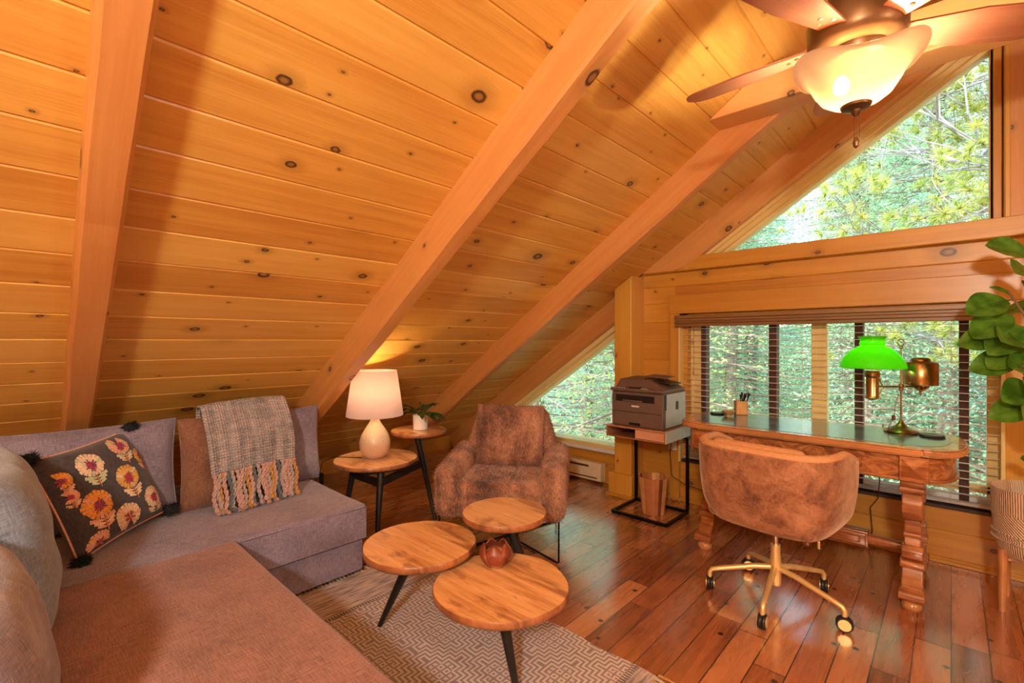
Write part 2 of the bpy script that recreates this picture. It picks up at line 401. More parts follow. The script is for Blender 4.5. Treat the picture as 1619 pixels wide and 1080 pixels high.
# rafters
def rafter(y0, y1, drop, x0=XL+.02, x1=RX, name='rafter', hewn=.009, seed=0, skew=0.0, clampz=0):
    m = MB(); random.seed(seed+50); L = (x1-x0)/math.cos(ca); n = 60
    h = drop*math.cos(ca); b = len(m.v); c = .012; ru = random.random()*30; off = 9000+seed*10+3
    P = [(0, 0), (0, h-c), (c, h), (y1-y0-c, h), (y1-y0, h-c), (y1-y0, 0)]
    for i in range(n+1):
        s_ = L*i/n; base = V((x0, 0, CZ+SL*x0))+U1*s_
        w = hewn*(noise.noise(V((s_*2.3, seed*3.1, 0)))+.5*noise.noise(V((s_*6, seed, 4))))
        for j, (py, pn) in enumerate(P):
            e = w if 1 <= j <= 4 else 0
            dy = (hewn*.5*noise.noise(V((s_*3, seed+7, j)))) if j in (1, 2, 3, 4) else 0
            m.v.append(base+V((0, y0+py+dy+skew*(base.x+s_*0+1.5), 0))+NL*(pn+(e if pn > 0 else 0)))
    acc = [0]
    for j in range(6): acc.append(acc[-1]+math.dist(P[j], P[(j+1) % 6]))
    for i in range(n):
        for j in range(6):
            j2 = (j+1) % 6; a = b+i*6+j; q = b+i*6+j2
            m.face([a, a+6, q+6, q], [(ru+L*i/n, off+acc[j]), (ru+L*(i+1)/n, off+acc[j]), (ru+L*(i+1)/n, off+acc[j+1]), (ru+L*i/n, off+acc[j+1])])
    m.face([b+j for j in range(6)], [(P[j][0], off+P[j][1]) for j in range(6)]); m.face([b+n*6+j for j in range(6)][::-1], [(P[j][0], off+P[j][1]) for j in range(6)])
    if clampz:
        for p in m.v:
            if -1.97 < p.x < -1.40 and p.z < clampz: p.z = clampz
    return struct(m.build(name, M_beam))
rafter(.133, .243, .135, name='trim_rafter_1', seed=1, skew=-.024)
rafter(1.405, 1.51, .22, name='trim_rafter_2', seed=2)
rafter(2.77, 2.86, .20, name='trim_rafter_3', seed=3)
rafter(3.66, 3.76, .222, name='trim_gable_rafter', hewn=.0, seed=4, clampz=1.872)
struct(MB().box(-1.95, .42, 3.672, 3.745, 1.868, 1.975, .004).build('trim_ledge', M_wall))
rafter(-1.15, -1.04, .21, name='trim_rafter_4', seed=5)
for y0, y1 in ((.145, .25), (1.405, 1.51), (2.77, 2.86), (3.66, 3.76)):
    m = MB(); h = .18
    m.prism([(0, 0), (y1-y0, 0), (y1-y0, h), (0, h)], V((RX, y0, RZ)), V((U1.x, 0, -U1.z)), (0, 1, 0), V((-NL.x, 0, NL.z)), 5.7)
    struct(m.build('trim_rafter_right', M_beam))
# collar tie across the third rafter, its ends cut to the slope
m = MB(); zt0, zt1 = 2.505, 2.695; xa, xb = (zt0-CZ)/SL, (zt1-CZ)/SL
b = [(xa, zt0), (2*RX-xa, zt0), (2*RX-xb, zt1), (xb, zt1)]
m.prism([(p[0]-xa, p[1]-zt0) for p in b], (xa, 2.60, zt0), (0, 1, 0), (1, 0, 0), (0, 0, 1), .17)
# grain along x: rewrite the uv of the faces
for fi, f in enumerate(m.f):
    m.uv[fi] = [(m.v[i].x, 8003+m.v[i].z+m.v[i].y) for i in f]
struct(m.build('trim_collar_tie', M_beam, bevel=.006, seg=2))
struct(MB().box(RX-.07, RX+.07, YB, YW, RZ-.27, RZ-.02, .01).build('trim_ridge_beam', M_beam))
# gable wall boards, cut round the windows
def wall_boards(m, x0, x1, zs, y=YW, t=.02, clip=False):
    for z0, z1 in zip(zs[:-1], zs[1:]):
        c = .005; w = z1-z0
        xe0, xe1 = x0, x1
        if clip:
            xe1 = min(x1, 2*RX-(z1-CZ)/SL) if z1 > cz(x1) else x1
            if xe1 <= xe0: continue
        m.prism([(0, t), (0, c), (c, 0), (w-c, 0), (w, c), (w, t)], (xe0, y, z0), (1, 0, 0), (0, 0, 1), (0, 1, 0), xe1-xe0)
R = [0, .035, .193, .351, .509, .667, .825, .983, 1.141, 1.30, 1.459, 1.617, 1.755, 1.865, 1.975]
m = MB()
wall_boards(m, -1.95, -1.66, R)
wall_boards(m, -1.66, .21, [0, .035, .193, .325]); wall_boards(m, -1.66, .21, [1.525, 1.617, 1.755, 1.865, 1.975])
wall_boards(m, .21, 1.2, R+[2.13+.158*i for i in range(8)], clip=True)
wall_boards(m, 1.2, XR, R+[2.13+.158*i for i in range(4)], clip=True)
wall_boards(m, XL, -2.0, [0, .035, .193, .29])
# solid sheathing behind the boards
def sheath(m, x0, x1, z0, z1): m.box(x0, x1, YW+.02, YW+.15, z0, z1)
sheath(m, -2.12, -1.56, 0, 1.975); sheath(m, -1.66, .25, 0, .325); sheath(m, -1.66, .16, 1.50, 1.975); sheath(m, .205, XR, 0, 1.975)
sheath(m, XL, -2.1, 0, .29); sheath(m, .16, 1.3, 1.975, 2.75); sheath(m, .16, .9, 2.75, 3.05)
struct(m.build('wall_gable', M_wall))
struct(MB().box(XL, XR, YB-.1, YB, 0, RZ).build('wall_back', M_wall))
struct(MB().box(XL-.35, XL-.3, YB, YW, -.1, .6).build('wall_left', M_wall)); struct(MB().box(XR+.3, XR+.35, YB, YW, -.1, .6).build('wall_right', M_wall))
# infill between the gable rafter and the roof
# posts
m = MB().box(-2.10, -1.94, 3.52, 3.76, .0, cz(-2.1)-.0, .006)
for i in range(len(m.v)):
    if m.v[i].z > 1: m.v[i].z = cz(m.v[i].x)-.002
m.box(-2.135, -1.915, 3.485, 3.76, 0.02, .19, .008); m.box(-2.15, -1.90, 3.465, 3.76, 0, .022, .004)
struct(m.build('trim_post', M_trim, bevel=.003, seg=2))
m = MB().box(.21, .49, 3.70, 3.76, 1.975, RZ-.1, .004); struct(m.build('trim_king_post', M_beam))
# shoe moulding
struct(MB().box(-1.90, XR, YW-.012, YW, 0, .02, .003).build('baseboard_gable', M_trim))
struct(MB().box(XL, -2.15, YW-.012, YW, 0, .02, .003).build('baseboard_gable', M_trim))
# --- triangular window low on the left
CO, CG = 2.96, 2.845       # casing outer / glass edge lines, z = c + SL x
def diag(m, x0, x1, c0, c1, y0, y1):
    m.hexa([(x0, y0, c0+SL*x0), (x1, y0, c0+SL*x1), (x1, y1, c0+SL*x1), (x0, y1, c0+SL*x0),
            (x0, y0, c1+SL*x0), (x1, y0, c1+SL*x1), (x1, y1, c1+SL*x1), (x0, y1, c1+SL*x0)])
w1 = struct(MB().hexa([(-4.0, 3.845, .345), (-2.1, 3.845, .345), (-2.1, 3.85, .345), (-4.0, 3.85, .345),
                       (-4.0, 3.845, .35), (-2.1, 3.845, CG+.02+SL*-2.1), (-2.1, 3.85, CG+.02+SL*-2.1), (-4.0, 3.85, .351)]).build('window_1', M_glass))
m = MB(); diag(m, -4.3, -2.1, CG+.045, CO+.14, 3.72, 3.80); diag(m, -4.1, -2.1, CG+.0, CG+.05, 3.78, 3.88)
f1 = m.build('window_casing', M_casing_daylit, w1, bevel=.004, seg=2)
m = MB(); m.box(-4.3, -2.1, 3.70, 3.90, .315, .357, .004); m.build('window_frame', M_casing_daylit, w1)
m = MB(); m.box(-4.3, -2.1, 3.68, 3.90, .288, .318, .004); m.build('window_sill', M_whiterail, w1)
# --- upper raked window
m = MB(); xg = (1.97-CG)/SL
m.hexa([(xg-.02, 3.845, 1.965), (.17, 3.845, 1.965), (.17, 3.85, 1.965), (xg-.02, 3.85, 1.965),
        (xg-.02, 3.845, 1.97), (.17, 3.845, CG+.03+SL*.17), (.17, 3.85, CG+.03+SL*.17), (xg-.02, 3.85, 1.97)])
w2 = struct(m.build('window_2', M_glass))
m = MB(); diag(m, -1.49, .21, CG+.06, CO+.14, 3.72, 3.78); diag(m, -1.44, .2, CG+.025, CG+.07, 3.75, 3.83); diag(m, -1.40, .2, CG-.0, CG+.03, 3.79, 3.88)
m.build('window_casing', M_casing_daylit, w2, bevel=.003, seg=2)
m = MB(); m.box(.158, .212, 3.76, 3.90, 1.975, CO+SL*.16, .004); m.box(.170, .205, 3.735, 3.76, 1.975, CO+SL*.16, .004); m.box(.212, .235, 3.69, 3.75, 1.975, 2.98, .004)
m.build('window_jamb', M_trim, w2)
m = MB(); m.box(-1.6, .21, 3.73, 3.90, 1.955, 1.976, .004); m.build('window_sill', M_trim, w2)
# --- wide window behind the desk
YG = 3.84
w3 = struct(MB().box(-1.55, .2, YG+.01, YG+.015, .36, 1.50).build('window_3', M_glass))
m = MB(); m.box(-1.695, .40, 3.70, 3.745, 1.525, 1.677, .004); m.box(-1.695, -1.615, 3.71, 3.745, .02, 1.525, .004)
m.box(.215, .40, 3.71, 3.745, .335, 1.525, .004); m.build('window_casing', M_trim, w3)
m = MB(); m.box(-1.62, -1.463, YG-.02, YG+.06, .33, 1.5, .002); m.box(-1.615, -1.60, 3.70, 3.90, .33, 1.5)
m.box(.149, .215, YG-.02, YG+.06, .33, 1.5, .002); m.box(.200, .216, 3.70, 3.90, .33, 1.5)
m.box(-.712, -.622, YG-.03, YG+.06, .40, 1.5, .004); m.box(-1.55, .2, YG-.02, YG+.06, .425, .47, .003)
m.build('window_jamb', M_casing_daylit, w3)
m = MB()
for a, b_ in ((-1.463, -1.425), (-.972, -.922), (-.463, -.418), (.033, .076)): m.box(a, b_, YG-.06, YG+.02, .33, 1.5, .002)
m.build('window_mullion', M_tape, w3)
m = MB(); m.box(-1.6, .205, YG-.12, YG+.05, .326, .345, .002); m.box(-1.6, .205, YG-.06, YG-.02, .345, .37, .002); m.build('window_rail', M_windark, w3)
m = MB(); m.box(-1.6, .205, YG-.05, YG+.0, .372, .40, .003); m.build('window_track', M_whiterail, w3)
# blind: wooden valance and open slats
bl = thing('window_blind', 'wooden slatted blind hanging open across the wide window behind the desk', 'blind', (-.72, 3.70, 1.5))
def local(root, mb): return mb.xf(Matrix.Translation(-V(root.location)))
m = MB()
for k, (z0, z1, d) in enumerate(((1.418, 1.442, .0), (1.442, 1.462, .007), (1.462, 1.482, .0), (1.482, 1.508, .01))): m.box(-1.625, .23, 3.655-d, 3.70, z0, z1, .003)
local(bl, m).build('valance', M_valance, bl)
m = MB(); z = 1.40
while z > .39: m.box(-1.585, .195, 3.735, 3.753, z, z+.0035); z -= .0445
m.box(-1.585, .195, 3.72, 3.77, .362, .378, .003)
local(bl, m).build('slats', M_slat, bl)
m = MB()
for x in (-1.50, -1.18, -.75, -.30, .0, .12): m.tube([(x, 3.72, 1.42), (x, 3.72, .37)], .0012, 5)
local(bl, m).build('ladder_cords', M_slat, bl)
m = MB().tube([(-1.49, 3.70, 1.42), (-1.49, 3.70, 1.08)], .0015, 5).lathe([(0, 1.04), (.008, 1.045), (.005, 1.075), (0, 1.08)], 8, (-1.49, 3.70, 0)).lathe([(0, 1.29), (.008, 1.295), (.005, 1.325), (0, 1.33)], 8, (-1.50, 3.70, 0))
local(bl, m).build('pull_cord', M_bronze, bl)

# ---------------------------------------------------------------- sofa
ROOT = thing('corner_sofa', 'mauve grey linen corner sofa with storage bench under the sloping ceiling', 'sofa', (-2.4, .4, 0))
def slabbox(x0, x1, y0, y1, z0, z1, crown=.008, n=14):
    """upholstered block: box with a slightly crowned top, subdivided so it can sag"""
    m = MB()
    def top(u, v):
        x, y = x0+(x1-x0)*u, y0+(y1-y0)*v
        e = min(u*(x1-x0), (1-u)*(x1-x0), v*(y1-y0), (1-v)*(y1-y0)); r = .022
        dz = -(r-math.sqrt(max(0, r*r-(r-min(e, r))**2)))
        return (x, y, z1+crown*math.sin(PI*u)*math.sin(PI*v)+dz+.004*noise.noise(V((x*4, y*4, 0))))
    def us(i, L):
        return i
    N = 60
    def rem(t, L):  # cluster samples at the edges
        r = .03/L
        if t < .15: return t/.15*r
        if t > .85: return 1-(1-t)/.15*r
        return r+(t-.15)/.7*(1-2*r)
    m.grid(lambda a, b: top(rem(a, x1-x0), rem(b, y1-y0)), 40, 40, x1-x0, y1-y0)
    zt = z1-.022
    for (p, q) in (((x0, y0), (x1, y0)), ((x1, y0), (x1, y1)), ((x1, y1), (x0, y1)), ((x0, y1), (x0, y0))):
        L = math.dist(p, q)
        m.grid(lambda a, b: (p[0]+(q[0]-p[0])*a, p[1]+(q[1]-p[1])*a, z0+(zt-z0)*b), 1, 1, L, zt-z0)
    m.grid(lambda a, b: (x0+(x1-x0)*b, y0+(y1-y0)*a, z0), 1, 1)
    return m
local(ROOT, slabbox(-3.06, -2.375, -.32, 1.352, .212, .40)).build('bench_seat', M_sofa, ROOT, smooth=True)
local(ROOT, MB().box(-3.05, -2.395, -.31, 1.338, .03, .206, .008)).build('bench_base', M_sofa, ROOT)
local(ROOT, slabbox(-2.375, -.95, -.05, .70, .212, .403)).build('chaise_seat', M_sofa_warm_lit, ROOT, smooth=True)['label'] = 'chaise seat browned by warm light'
local(ROOT, MB().box(-2.39, -.97, -.04, .685, .03, .206, .008)).build('chaise_base', M_sofa, ROOT)
local(ROOT, MB().box(-3.12, -.95, -.34, -.18, .03, .64, .03)).build('back_frame', M_sofa, ROOT, bevel=.02, seg=3)
local(ROOT, MB().box(-3.17, -3.065, -.34, 1.34, .03, .50, .02)).build('back_frame', M_sofa, ROOT, bevel=.015, seg=3)
for x, y in ((-3.0, 1.28), (-2.45, 1.28), (-1.02, .62), (-1.02, -.2)):
    local(ROOT, MB().box(x-.02, x+.02, y-.02, y+.02, 0, .032)).build('leg', M_black, ROOT)

def pillow_pt(u, v, side, w, h, t, pinch=.10, wr=0, seed=0):
    x = (u*2-1); z = (v*2-1)
    ex = 1-pinch*(1-abs(z)**2)*abs(x)**3; ez = 1-pinch*(1-abs(x)**2)*abs(z)**3
    px = x*w/2*ex; pz = z*h/2*ez
    th = t/2*(max(0, 1-x**4)**.55)*(max(0, 1-z**4)**.55)
    th += wr*noise.noise(V((x*2.2+seed, z*2.2, seed)))*(1-x*x)*(1-z*z)
    th += wr*.5*noise.noise(V((x*6+seed, z*1.5, seed+9)))*(1-x**4)*(1-z**4)
    return V((px, side*th, pz))
def pillow(w, h, t, pinch=.06, wr=.012, seed=0, n=28):
    m = MB()
    for side in (-1, 1):
        m.grid(lambda u, v: pillow_pt(u, v, side, w, h, t, pinch, wr, seed), n, n, w, h, flip=side > 0)
    return m
def put(o, loc, rx=0, rz=0, ry=0):
    o.matrix_world = Matrix.Translation(loc) @ Matrix.Rotation(rz, 4, 'Z') @ Matrix.Rotation(rx, 4, 'X') @ Matrix.Rotation(ry, 4, 'Y'); return o
# pillow local: face -y is the front
def cushion(name, label, mat, w, h, t, loc, rz, tilt, seed, wr=.014, pinch=.05):
    o = thing(name, label, 'cushion', loc)
    c = pillow(w, h, t, pinch, wr, seed).build('cover', mat, o, smooth=True)
    # seam welt round the edge
    P = []
    for k in range(61):
        a = k/60*4
        u, v = ((a, 0) if a < 1 else (1, a-1) if a < 2 else (3-a, 1) if a < 3 else (0, 4-a))
        P.append(pillow_pt(u, v, 0, w, h, t, pinch))
    MB().tube(P, .004, 6, caps=False).build('piping', mat, c, smooth=True)
    put(o, loc, tilt, rz); return o
HP = PI/2
# bench cushions lean against the slope, faces towards +x  (rz=+90deg turns -y to +x)
cushion('back_cushion', 'lilac grey back cushion behind the floral pillow, under the left rafter', M_cush_lilac, .76, .49, .17, (-3.01, .225, .645), HP, -.10, 1)
c2 = cushion('back_cushion', 'rust brown and grey back cushion with the knitted throw hung over it', M_cush_rust, .72, .49, .15, (-2.985, .975, .642), HP, -.10, 2)
c3 = cushion('back_cushion', 'lilac grey back cushion at the bench end, half behind the rust brown one', M_cush_lilac, .42, .47, .10, (-3.075, 1.19, .64), HP, -.10, 6)
put(c2, (-2.965, .87, .642), -.10, HP)
c2.children[0].scale = (.74, 1, 1)
cushion('back_cushion', 'big blue grey back cushion on the chaise beside the floral pillow', M_cush_grey, .74, .56, .24, (-2.20, -.025, .665), PI, -.16, 3, .02)
cushion('back_cushion', 'big mauve back cushion nearest the camera, lowest in the frame', M_cush_lilac, .70, .47, .25, (-1.50, -.065, .595), PI, -.20, 4, .02)

# floral pillow with pom-poms
fp = thing('floral_pillow', 'charcoal pillow embroidered with cream and orange flowers, black pompom corners', 'pillow')
PW, PH, PT = .47, .45, .15
M_char = fabric('charcoal_velvet', (.035, .030, .034), (.085, .07, .08), .6)
fpc = pillow(PW, PH, PT, .05, .008, 11).build('cover', M_char, fp, smooth=True)
cols = {'cream': (.80, .62, .42), 'orange': (.80, .36, .08), 'gold': (.75, .46, .12), 'pink': (.80, .42, .30), 'plum': (.22, .05, .16), 'red': (.55, .05, .04), 'sage': (.55, .60, .38), 'rust': (.62, .22, .08)}
FM = {k: plain('thread_'+k, v, .8, 0, .2, 120, .3) for k, v in cols.items()}
keys = list(cols)
mE = MB()
def ppt(x, z, e=.004):  # x, z in metres from the pillow centre, on the front face
    p = pillow_pt(x/PW+.5, z/PH+.5, -1, PW, PH, PT, .05, .008, 11); p.y -= e; return p
def stitch(x0, z0, x1, z1, w0, w1, col, e=.004):
    mE.cur = keys.index(col); dx, dz = x1-x0, z1-z0; l = math.hypot(dx, dz) or 1; nx, nz = -dz/l, dx/l
    xm, zm = x0+dx*.55, z0+dz*.55; wm = (w0+w1)*.62
    pts = [(x0+nx*w0/2, z0+nz*w0/2), (x0-nx*w0/2, z0-nz*w0/2), (xm-nx*wm/2, zm-nz*wm/2), (x1-nx*w1/2, z1-nz*w1/2), (x1+nx*w1/2, z1+nz*w1/2), (xm+nx*wm/2, zm+nz*wm/2)]
    if any(abs(a) > PW/2*.95 or abs(c) > PH/2*.95 for a, c in pts): return
    b = len(mE.v); mE.v += [ppt(a, c, e) for a, c in pts]
    mE.face([b+i for i in (0, 1, 2, 5)], [(0, 0)]*4); mE.face([b+i for i in (5, 2, 3, 4)], [(0, 0)]*4)
def flower(cx, cz_, r, pet, ctr, stem='pink', rot=0.0):
    n = 20
    for k in range(n):
        a = 2*PI*k/n+rot; r1 = r*(.92+.1*random.random())
        stitch(cx+math.cos(a)*r*.22, cz_+math.sin(a)*r*.22, cx+math.cos(a)*r1, cz_+math.sin(a)*r1*.92, r*.08, r*.24, pet if k % 7 else stem, .004)
    for k in range(14):
        a = 2*PI*k/14+rot+.2; q = r*(.3+.25*random.random())
        stitch(cx+math.cos(a)*r*.02, cz_-r*.1+math.sin(a)*r*.02, cx+math.cos(a)*q, cz_-r*.1+math.sin(a)*q, r*.07, r*.10, (ctr, 'plum', 'red')[k % 3], .0065)
    # stem with leaves below
    stitch(cx, cz_-r*.9, cx+.004, cz_-r*1.75, .008, .006, 'rust')
    for sx in (-1, 1):
        for q in range(3):
            zz = cz_-r*(1.05+.22*q); stitch(cx+sx*.004, zz, cx+sx*r*(.85-.15*q), zz+r*.22, r*.10, r*.24, stem if q != 1 else ('sage' if pet == 'cream' else 'cream'))
for a in ((-.075, .125, .062, 'cream', 'plum', 'sage', .1), (.105, .165, .056, 'pink', 'plum', 'sage', .3), (-.125, -.045, .068, 'orange', 'plum', 'pink', .2),
          (.060, .010, .062, 'gold', 'red', 'cream', .5), (.192, .085, .046, 'gold', 'rust', 'pink', .4), (-.015, -.155, .066, 'cream', 'gold', 'pink', .0),
          (.150, -.125, .058, 'cream', 'red', 'pink', .6), (-.205, .105, .040, 'orange', 'plum', 'pink', .2), (-.165, -.195, .05, 'pink', 'rust', 'gold', .3), (-.20, .03, .03, 'pink', 'red', 'pink', .3)):
    flower(*a)
mE.build('embroidery', [FM[k] for k in keys], fpc)
P = []
for k in range(61):
    a = k/60*4; u, v = ((a, 0) if a < 1 else (1, a-1) if a < 2 else (3-a, 1) if a < 3 else (0, 4-a)); P.append(pillow_pt(u, v, 0, PW, PH, PT, .05))
MB().tube(P, .004, 6, caps=False).build('piping', FM['pink'], fp, smooth=True)
M_pom = plain('black_yarn', (.012, .014, .015), .9, 0, .5, 90, .6)
for sx in (-1, 1):
    for sz in (-1, 1):
        m = MB(); c = V((sx*(PW/2+.012), -.028, sz*(PH/2+.004))); random.seed(int(5+sx*2+sz))
        m.lathe([(0, -.026), (.018, -.018), (.026, 0), (.018, .018), (0, .026)], 10, c)
        for k in range(420):
            d = V((random.gauss(0, 1), random.gauss(0, 1), random.gauss(0, 1))).normalized(); e = d.orthogonal().normalized()
            m.tri(c+d*.012+e*.0035, c+d*.012-e*.0035, c+d*(.038+.012*random.random())+V((sx*.006, 0, 0)))
        m.build('pompom', M_pom, fp)
# placed from BL(-2.55,.175,.43) BR(-2.83,.525,.44) leaning back by (-.09,-.12) over its height
bl_, br_ = V((-2.56, .185, .42)), V((-2.87, .53, .42)); X_ = (bl_-br_).normalized()*-1
up_ = V((-.100, -.135, .385)).normalized(); X_ = (X_-up_*X_.dot(up_)).normalized(); Yb = up_.cross(X_)
M = Matrix((X_, Yb, up_)).transposed().to_4x4()
# front face is local -y and must look to the room (+x,+y side)
cen = (bl_+br_)/2+up_*(PH/2+.005)
fp.matrix_world = Matrix.Translation(cen+V((-.02, -.0, 0))) @ M

# knitted throw
th = thing('knitted_throw', 'chunky knitted pink and grey throw with long fringe, hung over a bench cushion', 'blanket', (-2.95, .95, .9))
def knit():
    t = NT('chunky_knit'); u, v, _ = t.sep(t.uv())
    rows = t.m1('SINE', t.m1('MULTIPLY', v, 420.0)); st = t.m1('SINE', t.m1('ADD', t.m1('MULTIPLY', u, 520.0), t.m1('MULTIPLY', rows, .9)))
    n = t.noise(t.comb(t.m1('MULTIPLY', u, 26), t.m1('MULTIPLY', v, 6)), 1, 3); n2 = t.noise(t.comb(t.m1('MULTIPLY', u, 6), t.m1('MULTIPLY', v, 34)), 1, 3)
    n3 = t.noise(t.comb(u, v), 150, 2)
    col = t.ramp(t.m1('ADD', t.m1('MULTIPLY', n, .5), t.m1('MULTIPLY', n2, .5)), [(.36, (.17, .145, .15)), (.62, (.66, .50, .46)), (.50, (.44, .37, .37))])
    col = t.mix(t.rng(n3, .35, .65, .0, .5), col, (.66, .64, .66)); col = t.mix(t.rng(t.m1('MULTIPLY', rows, st), -.2, -1.0, 0, .6), col, (.10, .06, .05))
    return t.pbr(col, .95, 0, t.bump(t.m1('ADD', rows, st), .9, .004), Sheen_Weight=.3)
M_knit = knit()
def thr(u, v):
    y = .715+.425*u; s_ = v*.56      # path: back (v=0) over the top to the front hem (v=1)
    y += .02*math.sin(v*3)*(u-.5)
    top = .905+.01*math.sin(u*PI)+.02*u
    if s_ < .13: x = -3.075-.01; z = top-.13+s_; x += 0
    elif s_ < .25: a = (s_-.13)/.12*PI; x = -3.025-.06*math.cos(a); z = top+.036*math.sin(a)
    else: d = s_-.25; x = -2.958+.20*d+.085*math.sin(min(1, d/.2)*HP); z = top-d*.985
    x += .006*math.sin(u*21+v*2)+.004*math.sin(u*47)
    return V((x, y, z))
m = MB().grid(thr, 60, 60, .42, .56); m.xf(Matrix.Translation(-V(th.location))).build('blanket_body', M_knit, th, smooth=True, solid=.012)
M_fr = [plain('fringe_'+n, c, .95, 0, .35, 160, .5) for n, c in (('pink', (.52, .33, .28)), ('grey', (.42, .34, .32)), ('ochre', (.50, .26, .08)), ('slate', (.13, .15, .17)))]
random.seed(3); m = MB()
for k in range(24):
    u = (k+.5)/24; p0 = thr(u, 1.0); L = .17+.05*random.random()+.04*(1-u); m.cur = (0, 1, 2, 0, 3, 1, 0)[k % 7]; pts = []
    sw = random.uniform(-.012, .012)
    for i in range(22):
        s_ = i/21; z = p0.z-L*s_; x = p0.x+.012+.035*s_; zz = max(z, .418)
        if z < .418: x += (.418-z)
        pts.append((x, p0.y+sw*s_+.006*math.sin(s_*9+k), zz))
    for ph in (0, PI):
        q = [V(p)+V((.0, .0055*math.cos(i*1.15+ph), .0))+V((.0055*math.sin(i*1.15+ph), 0, 0)) for i, p in enumerate(pts)]
        m.tube(q, [.0068]*20+[.011, .007], 6)
    e = V(pts[-1])
    for q in range(10): m.tri(e+V((0, .006, .004)), e+V((0, -.006, .004)), e+V((random.uniform(0, .03), random.uniform(-.015, .015), -.004+random.uniform(0, .01))))
m.xf(Matrix.Translation(-V(th.location))).build('fringe', M_fr, th, smooth=True)

# ---------------------------------------------------------------- tables
def slab_top(m, c, r, z0, z1, seed, edge=.02):
    random.seed(seed)
    def fr(a, i): return (1+edge*(noise.noise(V((math.cos(a)*1.6, math.sin(a)*1.6, seed)))+.4*noise.noise(V((math.cos(a)*5, math.sin(a)*5, seed)))), 0)
    b = len(m.f)
    m.cur = 1; m.lathe([(r*.965, z0), (r*.992, z0+.006), (r, (z0+z1)/2), (r*.995, z1-.005), (r*.985, z1)], 72, c, fr)
    m.mi[-1] = 0
    return m
def leg_stick(p, q, r0, r1): return MB().tube([p, V(p).lerp(V(q), .5), q], [r0, (r0+r1)/2, r1], 14)
ct = thing('coffee_table', 'low coffee table with three overlapping round wood tops on black legs, on the rug', 'table', (-1.45, 1.34, 0))
tops = ((-1.655, 1.195, .237, .415, .445, 1, M_slab), (-1.245, 1.270, .256, .355, .385, 2, M_slab), (-1.50, 1.553, .193, .492, .52, 3, M_slab2))
for x, y, r, z0, z1, sd, mt in tops:
    m = MB(); slab_top(m, (0, 0, 0), r, z0, z1, sd); o = m.build('table_top', [mt, M_bark], ct, smooth=True); o.location = (x+1.45, y-1.34, 0); o.rotation_euler = (0, 0, 0)
def lg(p, q, r0=.026, r1=.011): return local(ct, leg_stick(p, q, r0, r1)).build('leg', M_black, ct, smooth=True)
lg((-1.70, 1.215, .415), (-1.895, 1.145, 0.008)); lg((-1.225, 1.24, .355), (-1.145, 1.255, 0.008)); lg((-1.47, 1.54, .492), (-1.43, 1.72, 0.008), .028, .013)
m = MB(); hub = V((-1.47, 1.34, .33))
for p in ((-1.70, 1.215, .385), (-1.225, 1.24, .335), (-1.47, 1.54, .40)): m.bar(p, hub, .032, .05)
local(ct, m).build('stretcher', M_black, ct)
# wooden bud bowl
wb = thing('wooden_bowl', 'dark red wooden bowl carved like an opening bud on the coffee table', 'bowl', (-1.365, 1.36, .386))
M_red = plain('rosewood', (.22, .05, .02), .4, 0, .4, 14, .1); M_seed = plain('woody_core', (.50, .24, .09), .8, 0, .4, 50, .8)
m = MB()
for k in range(5):
    a0 = k*2*PI/5+.3
    def pet(u, v, a0=a0, k=k):
        a = a0+(u-.5)*1.95*(1-.62*v**3); r = .036+.027*math.sin(min(1, v*1.6)*HP)-.030*max(0, v-.55)**1.3*2; r += .004*(k % 2)
        return V((r*math.cos(a), r*math.sin(a), .004+.088*v*(1-.16*(2*u-1)**2)))
    m.grid(pet, 10, 12, .1, .1)
m.build('petals', M_red, wb, smooth=True, solid=.005)
MB().lathe([(0, .001), (.034, .001), (.044, .008), (.05, .03), (.047, .05), (.03, .06), (0, .064)], 24).build('core', M_seed, wb, smooth=True)
# side table with two tops
st = thing('side_table', 'two tier side table with round wood tops and black legs, behind the sofa end', 'table', (-2.83, 1.85, 0))
for x, y, r, z0, z1, sd, mt in ((-2.815, 1.675, .272, .492, .52, 5, M_slab2), (-2.83, 2.03, .197, .632, .66, 6, M_bark)):
    m = MB(); slab_top(m, (0, 0, 0), r, z0, z1, sd, .012); o = m.build('table_top', [M_slab if sd == 6 else mt, M_bark], st, smooth=True); o.location = (x+2.83, y-1.85, 0)
for p, q in (((-2.665, 1.62, .492), (-2.60, 1.55, .006)), ((-2.96, 1.60, .492), (-3.04, 1.55, .006)), ((-2.81, 2.00, .632), (-2.74, 2.11, .006))):
    local(st, leg_stick(p, q, .024, .013)).build('leg', M_black, st, smooth=True)
a_, b_, c_ = V((-2.65, 1.60, .40)), V((-2.975, 1.59, .40)), V((-2.79, 2.03, .42))
m = MB()
for p, q in ((a_, b_), (a_, c_), (b_, c_)): m.bar(p, q, .022, .045)
local(st, m).build('stretcher', M_black, st)
